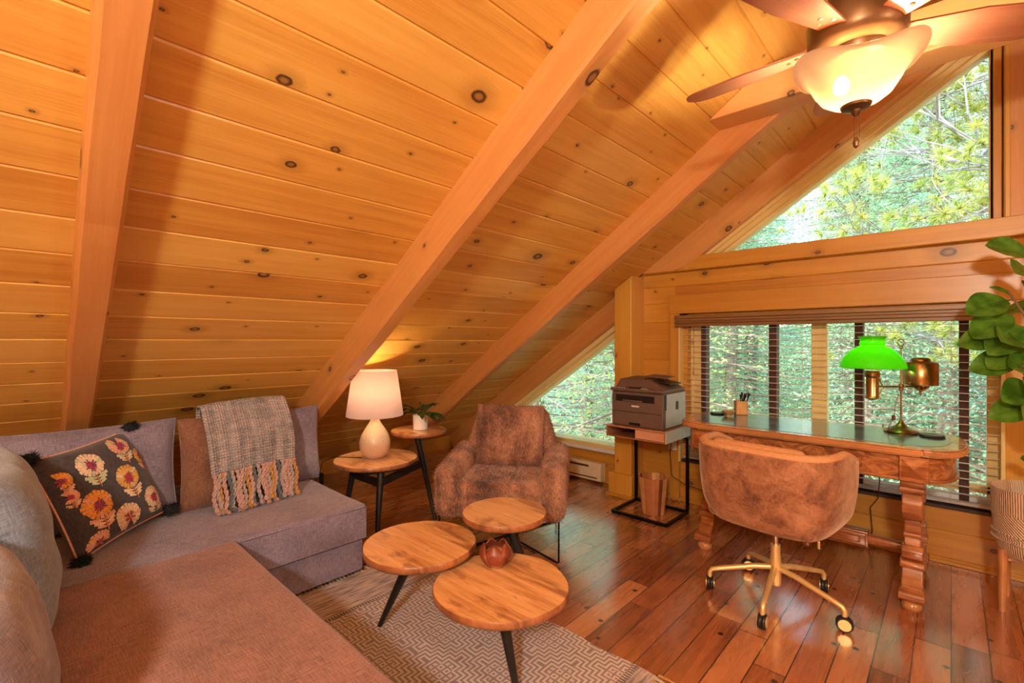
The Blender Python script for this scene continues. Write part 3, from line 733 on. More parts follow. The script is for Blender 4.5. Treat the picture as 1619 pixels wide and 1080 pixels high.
# table lamp
tl = thing('table_lamp', 'lit table lamp with bulbous pale base and pink linen shade on the side table', 'lamp', (-2.825, 1.672, .521))
def glaze():
    t = NT('glazed_stoneware'); z = t.sep(t.obj())[2]; n = t.noise(t.obj(), 22, 4, .7)
    w = t.noise(t.map(t.obj(), (2, 2, 120)), 1, 2)
    c = t.mix(t.rng(t.m1('ADD', z, t.m1('MULTIPLY', n, .10)), .13, .22), (.62, .40, .27), (.74, .64, .44)); c = t.mix(t.rng(n, .6, .75, 0, .6), c, (.40, .22, .12))
    return t.pbr(c, .3, 0, t.bump(w, .25, .004))
MB().lathe([(.048, 0), (.058, .004), (.085, .03), (.1, .07), (.101, .11), (.088, .155), (.062, .20), (.038, .235), (.03, .255), (.028, .262), (0, .262)], 40).build('lamp_base', glaze(), tl, smooth=True)
MB().tube([(0, 0, .26), (0, 0, .36)], .006, 8).tube([(-.135, 0, .57), (.135, 0, .57)], .002, 6).tube([(0, -.135, .57), (0, .135, .57)], .002, 6).tube([(0, 0, .36), (.04, 0, .42), (.035, 0, .5), (0, 0, .57)], .002, 6).build('harp', M_brass, tl)
M_shade = shade_mat('linen_shade', (.80, .64, .57), .04, .10, (1, .60, .42), .35)
MB().lathe([(.185, .285), (.143, .585)], 48).build('lamp_shade', M_shade, tl, smooth=True, solid=.002)
for n_ in (-1, -2):
    me = tl.children[-1].data
# remove the end caps of the open shade
me = tl.children[-1].data
def uncapped(prof, seg, fr=None, c=(0, 0, 0)):
    m = MB(); m.lathe(prof, seg, c, fr)
    keep = [i for i, f in enumerate(m.f) if len(f) == 4]
    m.f = [m.f[i] for i in keep]; m.uv = [m.uv[i] for i in keep]; m.mi = [m.mi[i] for i in keep]; return m
old = [c for c in tl.children if c.name.startswith('lamp_shade')][0]; bpy.data.objects.remove(old)
uncapped([(.185, .285), (.143, .585)], 48).build('lamp_shade', M_shade, tl, smooth=True, solid=.002)
m = MB().lathe([(0, .36), (.012, .36), (.03, .41), (.028, .43), (.0, .455)], 16); m.build('bulb', emit('bulb_glow', (1, .75, .45), 5), tl, smooth=True)
m = MB().tube([(-2.87, 1.60, .525), (-3.0, 1.48, .53), (-3.06, 1.42, .50), (-3.05, 1.40, .44), (-3.03, 1.40, .36), (-3.10, 1.42, .2), (-3.2, 1.44, .005)], .003, 6)
m.lathe([(0, -.03), (.012, -.025), (.012, .025), (0, .03)], 8, (-3.03, 1.40, .395)); m.box(-3.045, -3.015, 1.39, 1.41, .36, .43, .004)
tag(m.build('lamp_cord', M_blackmetal, smooth=True), 'black lamp cord with inline switch hanging behind the sofa end', 'cord')
# plant on the upper top
pp = thing('potted_plant', 'small dark leafed plant in a white pot on the raised side table top', 'plant', (-2.83, 2.045, .661))
uncapped([(.048, 0), (.052, .002), (.054, .105), (.050, .108), (.048, .10), (.046, .03)], 32).lathe([(0, .0), (.05, .001), (0, .004)], 32).build('pot', M_white, pp, smooth=True)
MB().lathe([(.047, .09), (.047, .094), (0, .098)], 20).build('soil', M_soil, pp)
def leaf(m, base, d, L, W, droop=.4, fold=.25, n=8):
    base, d = V(base), V(d).normalized(); side = d.cross(V((0, 0, 1)))
    if side.length < .05: side = V((1, 0, 0))
    side.normalize(); up = side.cross(d)
    def fn(u, v):
        w = W/2*math.sin(PI*min(1, v**.75))**.8*(1 if v < .97 else .3); x = (u*2-1)
        p = base+d*(L*v)-V((0, 0, 1))*(droop*L*v*v)+side*(x*w)+up*(abs(x)*w*fold+.05*w*math.sin(v*14)*abs(x)); return p
    m.grid(fn, 4, n, W, L); return m
m = MB(); random.seed(21); m2 = MB()
for k in range(17):
    a = k*2.4; el = .15+.9*(k % 4)/4; d = (math.cos(a)*math.cos(el), math.sin(a)*math.cos(el), math.sin(el)); s0 = V((math.cos(a)*.02, math.sin(a)*.02, .095)); s1 = s0+V(d)*.05
    m2.tube([s0, s0+V((0, 0, .02)), s1+V((0, 0, .01))], .002, 5); leaf(m, s1+V((0, 0, .01)), d, .115+.05*random.random(), .062, .5)
m2.tube([(0, 0, .1), (.0, 0, .17), (0, 0, .20)], [.003, .003, .006], 6)
m.build('leaves', M_philo, pp, smooth=True); m2.build('stems', M_philo, pp)

# ---------------------------------------------------------------- rug
def rugmat():
    t = NT('woven_rug'); x, y, z = t.sep(t.obj()); o = t.obj()
    wob = t.m1('MULTIPLY', t.m1('SUBTRACT', t.noise(o, 9, 2), .5), .006); xx = t.m1('ADD', x, wob); yy = t.m1('ADD', y, wob)
    A, B = .36, .30
    def fold(c, P, off):
        q = t.m1('FRACT', t.m1('DIVIDE', t.m1('ADD', c, off), P)); return t.m1('MULTIPLY', t.m1('ABSOLUTE', t.m1('SUBTRACT', q, .5)), P)
    ax, ay = fold(xx, A, 20.0), fold(yy, B, 20.0)
    SS = .036; tot = 0.0
    for k in range(4):
        A_ = t.m1('ADD', t.m1('FLOOR', t.m1('DIVIDE', t.m1('ADD', ax, SS*k/4), SS)), t.m1('FLOOR', t.m1('DIVIDE', t.m1('ADD', ay, SS*k/4), SS)))
        tot = t.m1('ADD', tot, t.m1('FLOOR', t.m1('DIVIDE', A_, 2.0)))
    ring = t.m1('MODULO', tot, 2.0)
    q1 = t.m1('ADD', ax, ay)
    def boxes(a, c):
        fx, fy = t.m1('FRACT', t.m1('DIVIDE', a, .034)), t.m1('FRACT', t.m1('DIVIDE', c, .034))
        bx = t.m1('MAXIMUM', t.m1('ABSOLUTE', t.m1('SUBTRACT', fx, .5)), t.m1('ABSOLUTE', t.m1('SUBTRACT', fy, .5)))
        return t.m1('MULTIPLY', t.m1('GREATER_THAN', bx, .16), t.m1('LESS_THAN', bx, .38))
    box = boxes(ax, ay); box2 = boxes(t.m1('SUBTRACT', A/2, ax), t.m1('SUBTRACT', B/2, ay))
    inner = t.m1('LESS_THAN', q1, .062); outer = t.m1('GREATER_THAN', q1, (A+B)/2-.062)
    pat = t.m1('ADD', t.m1('MULTIPLY', inner, box), t.m1('ADD', t.m1('MULTIPLY', outer, box2), t.m1('MULTIPLY', t.m1('SUBTRACT', 1.0, t.m1('MAXIMUM', inner, outer)), ring)))
    n = t.noise(o, 260, 2); n2 = t.noise(o, 5, 3)
    lt = t.mix(n2, (.64, .56, .50), (.66, .52, .48)); dk = t.mix(n2, (.19, .16, .17), (.26, .19, .19))
    col = t.mix(pat, dk, lt)
    # end bands: heathered stripes
    sb = t.noise(t.comb(t.m1('MULTIPLY', x, 95), t.m1('MULTIPLY', y, 9)), 1, 3)
    band = t.ramp(sb, [(.34, (.10, .09, .10)), (.60, (.62, .50, .42)), (.48, (.38, .30, .30))])
    dash = t.m1('MULTIPLY', t.m1('GREATER_THAN', t.m1('FRACT', t.m1('MULTIPLY', y, 70)), .45), t.m1('LESS_THAN', t.m1('ABSOLUTE', t.m1('SUBTRACT', t.m1('ABSOLUTE', t.m1('ADD', x, 1.51)), .595)), .013))
    band = t.mix(dash, band, (.035, .03, .03))
    isb = t.m1('GREATER_THAN', t.m1('ABSOLUTE', t.m1('ADD', x, 1.51)), .58)
    col = t.mix(isb, col, band); col = t.mix(t.rng(n, .35, .65, 0, .35), col, (.5, .42, .38))
    return t.pbr(col, .95, 0, t.bump(t.m1('ADD', pat, t.m1('MULTIPLY', n, .6)), .5, .004), Sheen_Weight=.2)
rug = thing('area_rug', 'grey and cream woven rug with stepped diamond pattern under the coffee table', 'rug')
def rugf(u, v):
    x = -2.42+1.60*u; y = -.9+2.60*v
    y += .006*math.sin(x*19)*(v > .99); x += .005*math.sin(y*17)*(u > .99 or u < .01)
    return V((x, y, .009+.0025*noise.noise(V((x*3, y*3, 0)))))
m = MB().grid(rugf, 60, 80, 1.6, 2.6)
m.grid(lambda u, v: V((-2.42+1.60*u, 1.70+.006*math.sin((-2.42+1.6*u)*19), .009*(v)+.0005)), 60, 1, flip=False)
m.grid(lambda u, v: V((-.82, -.9+2.6*u, .009*(1-v)+.0005)), 60, 1)
m.build('rug_body', rugmat(), rug, smooth=True)
random.seed(9); M_frc = plain('fringe_cream', (.55, .46, .38), .95)
for xe, sg in ((-.82, 1), (-2.42, -1)):
    y = -.2; m = MB()
    while y < 1.70:
        y += .021; L = .075+.03*random.random(); dy = random.uniform(-.02, .02); m.cur = random.choice((0, 1, 1, 2))
        for k in (-1, 1):
            m.tube([(xe-sg*.006, y+k*.004, .009), (xe+sg*L*.4, y+k*.002+dy*.4, .010), (xe+sg*L*.6, y+dy*.6-k*.002, .007), (xe+sg*L, y+dy+k*.006, .004)], [.003, .003, .0045, .002], 5)
    m.build('fringe', [M_fr[1], M_frc, M_fr[2]], rug)


# ---------------------------------------------------------------- fur armchair
ac = thing('fur_armchair', 'brown faux fur armchair on thin black wire legs beside the triangular window', 'armchair', (-2.165, 2.265, 0), math.atan2(.43, .62))
random.seed(17)
def furry(o, n, L=.016, lift=(0, 0, -.35)):
    me = o.data; me.calc_loop_triangles(); tris = [(t.vertices[:], t.area) for t in me.loop_triangles]
    tot = sum(a for _, a in tris); vs = [v.co.copy() for v in me.vertices]; vn = [v.normal.copy() for v in me.vertices]
    m = MB(); m.v = vs[:]
    for p in me.polygons: m.face(list(p.vertices), [(0, 0)]*len(p.vertices))
    sm = [True]*len(me.polygons)
    lift = V(lift)
    for (idx, a) in tris:
        k = n*a/tot; k = int(k)+(random.random() < k-int(k)); A, B, C_ = (vs[i] for i in idx); nn = (vn[idx[0]]+vn[idx[1]]+vn[idx[2]]).normalized()
        for _ in range(k):
            r1, r2 = random.random(), random.random()
            if r1+r2 > 1: r1, r2 = 1-r1, 1-r2
            p = A+(B-A)*r1+(C_-A)*r2; d = (nn+lift+V((random.gauss(0, .35), random.gauss(0, .35), random.gauss(0, .35)))).normalized()
            e = d.orthogonal().normalized()*.0016; l = L*(.6+.7*random.random()); m.tri(p+e, p-e, p+d*l)
    mats = list(me.materials); name = o.name; par = o.parent; loc = o.location.copy()
    m2 = m.build(name+'_f', mats, par, smooth=False); m2.location = loc
    for i in range(len(sm)): m2.data.polygons[i].use_smooth = True
    o.data = m2.data; bpy.data.objects.remove(m2); return o
def fpart(name, c8, n, bev=.05, seg=5, sub=0, L=.016):
    m = MB().hexa(c8); o = m.build(name, M_fur, ac, smooth=True, bevel=bev, seg=seg, apply=True)
    for p in o.data.polygons: p.use_smooth = True
    return furry(o, n, L)
def hx(x0, x1, y0, y1, z0, z1, dx0=0, dx1=0, dy0=0, dy1=0, zb=0):
    """box whose top is shifted: x0+dx0 .. x1+dx1, y0+dy0 .. y1+dy1; zb raises the back of the top"""
    return [(x0, y0, z0), (x1, y0, z0), (x1, y1, z0), (x0, y1, z0), (x0+dx0, y0+dy0, z1), (x1+dx1, y0+dy0, z1), (x1+dx1, y1+dy1, z1+zb), (x0+dx0, y1+dy1, z1+zb)]
fpart('seat_base', hx(-.29, .29, -.36, .28, .24, .385), 9000)
fpart('seat_cushion', hx(-.27, .27, -.375, .22, .345, .46), 9000, .055)
for sx in (-1, 1):
    c = hx(-.39, -.235, -.375, .30, .235, .535, -.012, -.012, .015, 0, .045)
    if sx > 0: c = [( -c[i][0], c[i][1], c[i][2]) for i in (1, 0, 3, 2, 5, 4, 7, 6)]
    fpart('armrest', c, 9000, .06)
fpart('backrest', hx(-.375, .375, .14, .33, .38, .815, .135, -.135, .10, .06), 12000, .055)
o = pillow(.47, .42, .16, .03, .01, 5, 20).build('back_cushion', M_fur, ac, smooth=True); furry(o, 9000); o.location = (0, .115, .65); o.rotation_euler = (-.26, 0, 0)
for sx in (-1, 1):
    MB().tube([(sx*.36, -.345, .245), (sx*.36, -.35, .012), (sx*.35, -.34, .006), (-sx*.30, .30-sx*.0, .006+.006*(sx > 0)), (-sx*.31, .31, .014), (-sx*.31, .25, .245)], .0055, 8).build('leg', M_blackmetal, ac, smooth=True)
MB().tube([(-.36, .0, .235), (.36, .0, .235)], .0055, 8).build('crossbar', M_blackmetal, ac)

# ---------------------------------------------------------------- baseboard heater
ht = thing('baseboard_heater', 'cream baseboard heater under the triangular window', 'heater', (-2.62, 3.70, 0))
local(ht, MB().box(-2.95, -2.32, 3.655, 3.735, .02, .185, .008)).build('heater_body', M_heater, ht, bevel=.004, seg=2)
m = MB(); m.box(-2.93, -2.45, 3.652, 3.656, .14, .158); m.box(-2.93, -2.36, 3.652, 3.656, .045, .055); local(ht, m).build('vent_slot', M_bronze, ht)
m = MB().lathe([(0, 0), (.026, 0), (.024, .012), (0, .014)], 20, (-2.40, 3.655, .105), M=Matrix.Rotation(HP, 4, 'X')); local(ht, m).build('thermostat_knob', M_heater, ht, smooth=True)

# ---------------------------------------------------------------- printer stand, printer, basket
ps = thing('printer_stand', 'black steel printer stand with a shallow wooden shelf box beside the post', 'stand', (-1.68, 3.35, 0))
X0, X1, Y0, Y1 = -1.885, -1.455, 3.135, 3.50
m = MB(); q = .02
for a, b in (((X0, Y0), (X1, Y0)), ((X1, Y0), (X1, Y1)), ((X1, Y1), (X0, Y1)), ((X0, Y1), (X0, Y0))): m.bar((*a, .011), (*b, .011), q, q)
local(ps, m).build('base_frame', M_blackmetal, ps)
local(ps, MB().bar((X0, Y1, .569), (X1, Y1, .569), q, q)).build('crossbar', M_blackmetal, ps)
for x in (X0+.002, X1-.002): local(ps, MB().bar((x, Y1, .02), (x, Y1, .57), q, q, (1, 0, 0))).build('leg', M_blackmetal, ps)
M_shelf = pine('shelf_wood', (.50, .24, .12), (.42, .19, .09), (.32, .13, .055), 0, .4)
m = MB(); sx0, sx1, sy0, sy1 = -1.93, -1.455, 3.12, 3.54
m.box(sx0, sx1, sy0, sy1, .655, .667, .002); m.box(sx0, sx1, sy0, sy1, .580, .590, .002); m.box(sx0, sx0+.012, sy0, sy1, .59, .655); m.box(sx1-.012, sx1, sy0, sy1, .59, .655); m.box(sx0, sx1, sy1-.01, sy1, .59, .655)
local(ps, m).build('shelf_box', M_shelf, ps)
local(ps, MB().box(-1.69, sx1-.013, sy0+.006, sy1-.02, .592, .652, .002)).build('drawer', plain('salmon_drawer', (.62, .30, .18), .5, 0, .06), ps)
local(ps, MB().box(sx1-.001, sx1+.004, sy0+.002, sy1, .582, .665)).build('side_panel', plain('pale_laminate', (.62, .66, .62), .35, 0, .06), ps)
pr = thing('printer', 'grey brown laser printer with document feeder on the black stand', 'printer', (-1.69, 3.33, .668))
M_pb = plain('printer_brown_grey', (.135, .085, .065), .5, 0, .06, 20, .02); M_pd = plain('printer_black', (.012, .009, .008), .4, 0, .1, 20, 0); M_pg = plain('printer_side_grey', (.45, .50, .49), .4, 0, .05, 20, .02)
def L_(x0, x1, y0, y1, z0, z1, c=.004): return MB().box(x0, x1, y0, y1, z0, z1, c)
m = L_(-.205, .205, -.185, .19, 0, .258, .008); pb = m.build('printer_body', M_pb, pr, bevel=.005, seg=2)
L_(.2055, .2085, -.14, .19, .012, .25, .001).build('side_panel', M_pg, pb)
L_(.2085, .2095, -.155, -.135, .14, .25, 0).build('side_slot', M_pd, pb); MB().box(.2085, .211, .02, .06, .13, .19).build('side_latch', M_pd, pb)
m = L_(-.17, .14, -.187, -.183, .185, .235, .001); m.box(-.06, .03, -.188, -.182, .012, .032); m.build('paper_slot', M_pd, pb)
m = L_(-.11, .05, -.195, -.183, .186, .198, .003); m.build('output_tray', M_pb, pb)
m = L_(-.2, .19, -.1875, -.185, .108, .111, 0); m.build('seam_line', M_pd, pb)
L_(-.038, .022, -.1885, -.186, .148, .160, 0).build('brand_badge', plain('silver_badge', (.75, .6, .5), .4), pb)
L_(-.21, .207, -.20, .185, .260, .285, .006).build('control_panel', M_pb, pr, bevel=.004, seg=2)
for k in range(5): MB().box(-.19+k*.022, -.178+k*.022, -.198, -.186, .285, .288).build('button', M_white, pr)
m = MB()
for k in range(6): m.box(.04+(k % 3)*.018, .05+(k % 3)*.018, -.198+(k//3)*.012, -.190+(k//3)*.012, .285, .288)
m.build('keypad', M_white, pr)
L_(-.06, .03, -.19, -.165, .285, .296, .002).build('display', M_pd, pr)
m = MB().hexa([(-.20, -.14, .285), (.20, -.14, .285), (.20, .18, .285), (-.20, .18, .285), (-.19, -.09, .345), (.05, -.09, .345), (.05, .17, .355), (-.19, .17, .355)]); m.build('scanner_lid', M_pb, pr, bevel=.006, seg=2)
m = MB().hexa([(.0, -.06, .345), (.20, -.06, .315), (.20, .13, .315), (.0, .13, .345), (.0, -.06, .352), (.20, -.06, .322), (.20, .13, .322), (.0, .13, .352)]); m.build('document_feeder', M_pd, pr)
m = MB().hexa([(-.02, -.02, .365), (.14, -.02, .355), (.14, .15, .36), (-.02, .15, .37), (-.02, -.02, .370), (.14, -.02, .360), (.14, .15, .365), (-.02, .15, .375)]); m.build('feeder_flap', M_pb, pr)
bk = thing('waste_basket', 'striped wooden stave waste basket standing inside the printer stand base', 'basket', (-1.655, 3.345, 0))
m = MB(); ms = [plain('stave_'+n, c, .4, 0, .15, 15, .05) for n, c in (('mid', (.45, .17, .06)), ('dark', (.20, .06, .025)), ('pale', (.66, .33, .13)))]
random.seed(5)
for k in range(22):
    a = 2*PI*k/22; w0, w1 = 2*PI*.082/22/2*.98, 2*PI*.110/22/2*.98; e = V((math.cos(a), math.sin(a), 0)); s_ = V((-e.y, e.x, 0)); m.cur = random.choice((0, 0, 1, 2, 2)); h = .275+random.choice((0, .004, -.003))
    m.hexa([e*.074-s_*w0, e*.082-s_*w0, e*.082+s_*w0, e*.074+s_*w0, e*.102-s_*w1+V((0, 0, h)), e*.110-s_*w1+V((0, 0, h)), e*.110+s_*w1+V((0, 0, h)), e*.102+s_*w1+V((0, 0, h))])
m.build('staves', ms, bk, bevel=.0015, seg=1)
MB().lathe([(0, .002), (.078, .002), (.078, .012), (0, .012)], 22).build('basket_bottom', ms[0], bk)

# ---------------------------------------------------------------- desk
dk = thing('writing_desk', 'antique carved walnut library desk with blue black leather top before the window', 'desk', (-.635, 3.26, 0))
DX, DY0, DY1 = -.635, 2.935, 3.585
def outline(hx_, hy, step, off=0.0, n=26):
    """half-length, half-depth; straight middle out to step, rounded ends"""
    P = []
    cx0 = step-off*.0
    for s_ in (1, -1):
        Q = []
        for k in range(n+1):
            a = -HP+PI*k/n; Q.append((cx0+(hx_-cx0)*math.cos(a)**.8 if math.cos(a) > 1e-6 else cx0, (hy-.018)*math.copysign(abs(math.sin(a))**.75, math.sin(a))))
        if s_ > 0: P += [(step+.0, -hy)]+Q+[(step, hy)]
        else: P += [(-step, hy)]+[(-x, -y) for x, y in Q]+[(-step, -hy)]
    return P
def plate(m, P, z0, z1):
    m.prism(P, (0, 0, z0), (0, 0, 1), (1, 0, 0), (0, 1, 0), z1-z0); return m
def scaleP(P, d):
    return [(x-math.copysign(min(abs(x), d), x), y-math.copysign(min(abs(y), d), y)) for x, y in P]
HX, HY = .70, .325
P = outline(HX, HY, .54)
m = MB(); plate(m, scaleP(P, .010), .748, .756); plate(m, P, .756, .782); plate(m, scaleP(P, .006), .782, .789)
m.build('desk_top', M_edge, dk, bevel=.004, seg=3)
m = MB(); plate(m, scaleP(P, .065), .789, .7905); m.build('leather_inlay', M_leather, dk)
m = MB(); plate(m, scaleP(P, .045), .635, .75); m.build('apron', M_burl, dk, bevel=.003, seg=2)
m = MB(); plate(m, scaleP(P, .033), .622, .637); plate(m, scaleP(P, .038), .742, .750); m.build('apron_moulding', M_walnut, dk, bevel=.004, seg=2)
for sx in (-1, 1):
    for sy in (-1, 1):
        m = MB(); x, y = sx*.505, sy*(HY-.03); m.box(x-.055, x+.055, y-.022, y+.022, .630, .746, .003)
        b = len(m.v); yy = y+sy*.022; m.v += [V((x-.045, yy, .645)), V((x+.045, yy, .645)), V((x+.045, yy, .735)), V((x-.045, yy, .735)), V((x, yy+sy*.022, .69))]
        for i in range(4): m.face([b+i, b+(i+1) % 4, b+4] if sy < 0 else [b+(i+1) % 4, b+i, b+4], [(0, 0)]*3)
        m.build('corner_block', M_walnut, dk)
    # end support: front and rear scrolled uprights joined by a carved panel, on scroll feet
    x = sx*.495; m = MB()
    def fr_(yc, s):   # silhouettes in the y-z plane, extruded in x
        def seg_(pts, w, dx=0.0): m.prism(pts, (x-w/2+dx, 0, 0), (1, 0, 0), (0, 1, 0), (0, 0, 1), w)
        f = lambda y: yc+s*y
        def poly(L): return [(f(a), b) for a, b in (L if s < 0 else L)]
        seg_(poly([(-.055, .625), (.05, .625), (.05, .585), (.028, .565), (-.03, .560), (-.055, .59)]), .092)
        # upper scroll, bulging forward
        seg_(poly([(-.03, .562), (.030, .562), (.062, .52), (.066, .48), (.05, .435), (.02, .415), (-.03, .415)]), .078)
        seg_(poly([(-.025, .415), (.015, .415), (.005, .36), (.02, .32), (.028, .29), (-.025, .29)]), .064)
        seg_(poly([(-.03, .29), (.03, .295), (.048, .27), (.044, .235), (.02, .215), (-.03, .215)]), .082)
        seg_(poly([(-.03, .222), (.052, .222), (.062, .205), (.055, .188), (-.03, .188)]), .094)
        seg_(poly([(-.03, .19), (.035, .19), (.05, .15), (.085, .115), (.105, .085), (.10, .055), (.06, .040), (-.03, .06)]), .080)
        seg_(poly([(.04, .10), (.10, .105), (.122, .085), (.118, .06), (.09, .045), (.045, .05)]), .094)
    fr_(-.20, -1); fr_(.20, 1)
    m.prism([(-.19, .22), (.19, .22), (.19, .30), (.11, .36), (.09, .45), (.14, .56), (.17, .62), (-.17, .62), (-.14, .56), (-.09, .45), (-.11, .36), (-.19, .30)], (x-.02, 0, 0), (1, 0, 0), (0, 1, 0), (0, 0, 1), .04)
    m.prism([(-.22, .10), (.22, .10), (.20, .19), (-.20, .19)], (x-.03, 0, 0), (1, 0, 0), (0, 1, 0), (0, 0, 1), .06)
    for s in (-1, 1):
        for (yy, zz, r, w) in ((.25, .575, .016, .098), (.218, .345, .014, .070), (.302, .075, .024, .100)):
            m.tube([(x-w/2, s*yy, zz), (x+w/2, s*yy, zz)], r, 20)
    m.build('end_support', M_walnut, dk, bevel=.005, seg=3, smooth=True)
    for sy in (-1, 1):
        MB().lathe([(.0, 0), (.030, 0), (.040, .012), (.042, .026), (.034, .042), (.02, .05), (0, .05)], 24, (x, sy*.275, 0)).build('bun_foot', M_edge, dk, smooth=True)
# carved finial behind the right support, stretcher
m = MB()
m.tube([(-.50, 0, .205), (-.30, 0, .205), (-.28, 0, .205), (-.18, 0, .205), (.18, 0, .205), (.28, 0, .205), (.50, 0, .205)], [.02, .02, .03, .018, .018, .03, .02], 16)
m.box(-.30, .30, -.03, .03, .155, .25, .008); m.box(.10, .29, -.040, .040, .165, .24, .008); m.box(-.29, -.10, -.040, .040, .165, .24, .008); m.box(.125, .265, -.046, .046, .185, .22, .006); m.box(-.265, -.125, -.046, .046, .185, .22, .006)
m.box(-.05, .05, -.045, .045, .12, .27, .01); m.lathe([(0, .07), (.03, .085), (.02, .11), (.035, .125)], 16)
m.build('stretcher', M_walnut, dk, smooth=True, bevel=.003, seg=2)

# things on the desk
DZ = .791
lp = thing('student_lamp', 'antique brass student lamp with bright green glass shade on the desk', 'lamp', (-.206, 3.42, DZ), math.radians(40))
MB().lathe([(0, 0), (.078, 0), (.080, .006), (.074, .014), (.05, .024), (.028, .036), (.014, .052), (.008, .065), (0, .066)], 40).build('lamp_base', M_antique, lp, smooth=True)
m = MB().tube([(0, 0, .06), (0, 0, .48)], .0045, 10)
for z, r in ((.24, .011), (.262, .013), (.475, .007)): m.lathe([(0, z-.012), (r, z-.005), (r, z+.005), (0, z+.012)], 14)
m.tube([(.018*math.sin(a), 0, .503-.018*math.cos(a)) for a in [k*2*PI*.9/20+.3 for k in range(21)]], .0028, 8)
m.build('pole', M_antique, lp, smooth=True)
m = MB().tube([(-.155, 0, .258), (-.06, 0, .255), (0, 0, .255), (.10, 0, .258)], .006, 10)
m.tube([(-.12, 0, .32), (-.112, 0, .28), (-.10, 0, .262)], .004, 8).tube([(-.12, 0, .20), (-.105, 0, .235), (-.09, 0, .25)], .004, 8)
m.build('arm', M_antique, lp, smooth=True)
m = MB().lathe([(0, .178), (.016, .180), (.037, .192), (.032, .200), (.030, .205), (.030, .305), (.036, .310), (.037, .335), (.033, .338), (.036, .345), (.0, .346)], 28, (-.155, 0, 0)); m.build('burner', M_antique, lp, smooth=True)
m = MB().lathe([(0, .205), (.004, .21), (.006, .228), (.018, .235), (.036, .25), (.040, .262), (.076, .266), (.078, .27), (.078, .385), (.070, .392), (.045, .40), (.042, .412), (.034, .418), (0, .42)], 32, (.105, 0, 0)); m.build('oil_font', M_antique, lp, smooth=True)
def greenm():
    t = NT('green_cased_glass'); d = t.n('ShaderNodeBsdfPrincipled', {'Base Color': (.10, .50, .01, 1), 'Roughness': .12}); tl_ = t.n('ShaderNodeBsdfTranslucent', {0: (.16, .78, .02, 1)})
    e = t.n('ShaderNodeEmission', {0: (.14, .80, .01, 1), 1: .03})
    m_ = t.n('ShaderNodeMixShader', {0: .5, 1: d.outputs[0], 2: tl_.outputs[0]})
    return t.finish(t.n('ShaderNodeAddShader', {0: m_.outputs[0], 1: e.outputs[0]}).outputs[0])
uncapped([(.150, .36), (.153, .364), (.148, .385), (.135, .415), (.112, .445), (.082, .470), (.058, .482), (.055, .492), (.060, .497), (.055, .502), (.054, .522), (.066, .535), (.064, .538)], 48, None, (-.155, 0, 0)).build('lamp_shade', greenm(), lp, smooth=True, solid=.003)
uncapped([(.026, .346), (.026, .40), (.022, .42), (.022, .575)], 24, None, (-.155, 0, 0)).build('chimney', M_glass, lp, smooth=True)
m = MB().tube([(-.02, -.01, .22), (-.045, -.02, .15), (-.06, -.03, .085), (-.08, -.03, .05), (-.085, -.02, .012)], .002, 6).lathe([(0, .068), (.009, .072), (.009, .098), (0, .102)], 8, (-.062, -.03, 0)); m.build('lamp_cord', M_bronze, lp)
cu = thing('pencil_box', 'square wooden pencil box with scissors and pens on the back of the desk', 'pencil box', (-1.075, 3.49, DZ), .5)
m = MB(); w = .037
for a in ((-w, w, -w, -w+.005), (-w, w, w-.005, w), (-w, -w+.005, -w, w), (w-.005, w, -w, w)): m.box(*a, 0, .095)
m.box(-w, w, -w, w, 0, .006); m.build('box_body', plain('light_box_wood', (.60, .33, .13), .5), cu)
m = MB(); random.seed(12)
for k in range(6):
    p = V((random.uniform(-.018, .018), random.uniform(-.018, .018), .01)); q = p+V((random.uniform(-.01, .045), random.uniform(-.01, .01), .125+.02*random.random())); m.tube([p, p.lerp(q, .75), q], [.003, .004, .008], 8)
m.tube([(.03, 0, .135), (.05, 0, .125), (.065, 0, .14), (.05, 0, .15), (.035, 0, .14)], .004, 8); m.build('pens', M_pd, cu)
db = thing('trinket_bowl', 'small striped brass footed bowl beside the pencil box on the desk', 'bowl', (-1.115, 3.36, DZ))
MB().lathe([(0, .004), (.022, .0), (.022, .006), (.03, .012), (.045, .03), (.047, .034), (.042, .033), (.028, .018), (0, .014)], 28).build('bowl_body', plain('striped_stone', (.45, .30, .13), .3, .2, .6, 40, .05), db, smooth=True)
tag(MB().lathe([(0, 0), (.048, 0), (.05, .004), (.046, .010), (0, .010)], 32).build('coaster', M_pd, smooth=True, at=None), 'flat black round coaster at the left end of the desk', 'coaster').location = (-1.20, 3.40, DZ)
tag(MB().lathe([(0, 0), (.052, 0), (.055, .005), (.050, .012), (.03, .012), (0, .009)], 32).build('coaster', plain('black_bronze_disc', (.05, .03, .03), .35, .3), smooth=True), 'dark bronze round coaster at the right end of the desk', 'coaster').location = (-.075, 3.37, DZ)

